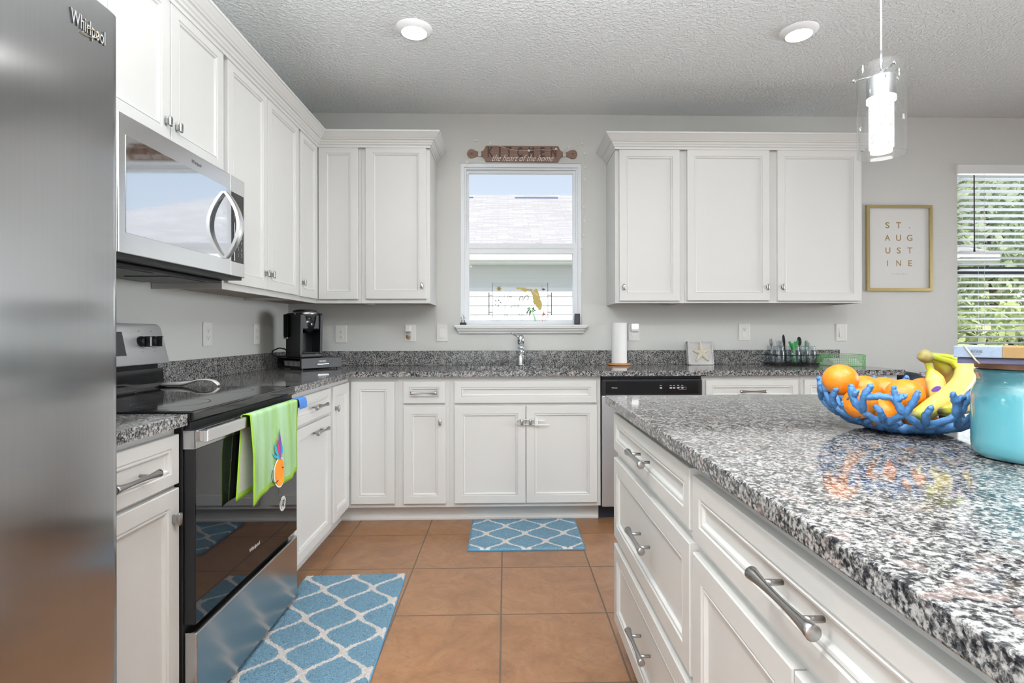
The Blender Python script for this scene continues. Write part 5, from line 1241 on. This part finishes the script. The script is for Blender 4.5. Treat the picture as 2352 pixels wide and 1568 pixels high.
b.build('wall', 'siding', hs)
b = B(); b.box(HX1-.25, HX1, HY+.3, 16, -.15, 2.7); b.build('side_wall', 'siding', hs)
EX0, EX1, EY, EZ = HX0-.5, HX1+.55, 6.42, 2.50
b = B(); b.box(EX0, EX1, EY-.02, EY, EZ, EZ+.155); b.box(EX0, EX1, EY-.11, EY-.02, EZ+.03, EZ+.15, .02); b.build('fascia', 'fascia', hs)
b = B(); b.box(EX0, EX1, EY, HY+.02, EZ+.002, EZ+.02); b.build('soffit', 'soffit', hs)
RY = EY+4.75; RZ = EZ+.15+4.75*.484
def roofF(u, v, d): sl = math.atan(.484); return (u, EY-.08+v*math.cos(sl)-d*math.sin(sl), EZ+.15+v*math.sin(sl)+d*math.cos(sl))
Lr = math.hypot(4.83, 4.83*.484)
b = B(); b.prism([(-14.5, -.02), (EX1+.02, -.02), (EX1-4.6, Lr), (-14.5, Lr)], lambda u, v, d: (u, v, d), 0, .04)
o = b.build('roof', 'shingles', hs); o.data.transform(Matrix.Translation(hs.location))
sl = math.atan(.484); o.location = Vector((0, EY-.08, EZ+.15))-hs.location; o.rotation_euler = (sl, 0, 0)
b = B(); b.rings([[(EX1+.02, EY-.1, EZ+.15), (EX1-4.6, RY, RZ), (EX1-4.6, RY+.05, RZ)], [(EX1+.02, EY+10, EZ+.15), (EX1-4.6, RY+.3, RZ), (EX1-4.6, RY+.25, RZ)]]); b.build('hip_roof', 'siding', hs)
vx0 = at(1183, 450, 'Y', RY-.45).x; vx1 = at(1281, 450, 'Y', RY-.45).x; vz = RZ-.45*.484+.055
for a0, a1 in ((vx0, vx1), (-2.6, at(1086, 450, 'Y', RY-.45).x)):
    b = B(); b.rings([[(a, RY-.45, vz), (a, RY-.45, vz+.07), (a, RY-.25, vz+.10), (a, RY-.1, vz+.03)] for a in (a0, a1)]); b.rings([[(a1, RY-.45, vz), (a1, RY-.45, vz+.06), (a1, RY+.2, vz+.06), (a1, RY+.2, vz)], [(a1+.12, RY-.10, vz), (a1+.12, RY-.10, vz+.015), (a1+.12, RY+.15, vz+.015), (a1+.12, RY+.15, vz)]]); b.build('ridge_vent', 'vent_blue', hs)
def tree(x, y, h, r, n, mat, label, cat='tree', zlow=.25, name='tree', seed=1, ls=.16):
    t = thing(name, (x, y, -.15), label, cat, 'trees and bushes beyond the dining window')
    rn = random.Random(seed); b = B(); b.sm = True
    b.tube([(x, y, -.15), (x+.1, y, h*.35), (x-.05, y+.1, h*.62)], [.05+.03*r, .04+.02*r, .03], 8)
    for k in range(6):
        a = rn.uniform(0, 2*PI); z = h*rn.uniform(.3, .6); b.tube([(x, y, z), (x+r*.4*math.cos(a), y+r*.4*math.sin(a), z+h*.15), (x+r*.75*math.cos(a), y+r*.75*math.sin(a), z+h*.22)], [.05, .03, .012], 6)
    b.build('trunk', 'bark', t); b = B()
    for i in range(n):
        while True:
            p = Vector((rn.uniform(-1, 1), rn.uniform(-1, 1), rn.uniform(-1, 1)))
            if .15 < p.length < 1: break
        cz = h*(zlow+1)/2; p = Vector((x+p.x*r, y+p.y*r, cz-.15+p.z*h*(1-zlow)/2)); s_ = ls*rn.uniform(.6, 1.3)
        u = Vector((rn.gauss(0, 1), rn.gauss(0, 1), rn.gauss(0, 1))).normalized(); v = u.cross(Vector((rn.gauss(0, 1), rn.gauss(0, 1), rn.gauss(0, 1)))).normalized()
        b.face([b.b.verts.new(p+q) for q in (u*s_, v*s_*.45, -u*s_, -v*s_*.45)])
    b.build('foliage', mat, t, normals=False)
tree(15.6, 14.0, 6.5, 2.4, 2600, 'leaves', 'leafy sunlit tree seen through the upper half of the blind', seed=1)
tree(20.8, 18.5, 8.5, 3.0, 2600, 'leaves_dark', 'taller darker tree behind the leafy tree beyond the blind', seed=2)
tree(12.5, 9.6, 5.6, 2.1, 2000, 'leaves_dark', 'tree standing behind the neighboring roof end', seed=5)
tree(7.9, 4.3, 1.75, 1.25, 2400, 'leaves', 'bright bush low in the dining window', 'bush', 0., 'bush', 3, .10)
tree(10.4, 5.4, 2.0, 1.5, 2400, 'leaves', 'rounded bush farther right in the dining window', 'bush', 0., 'bush', 4, .10)
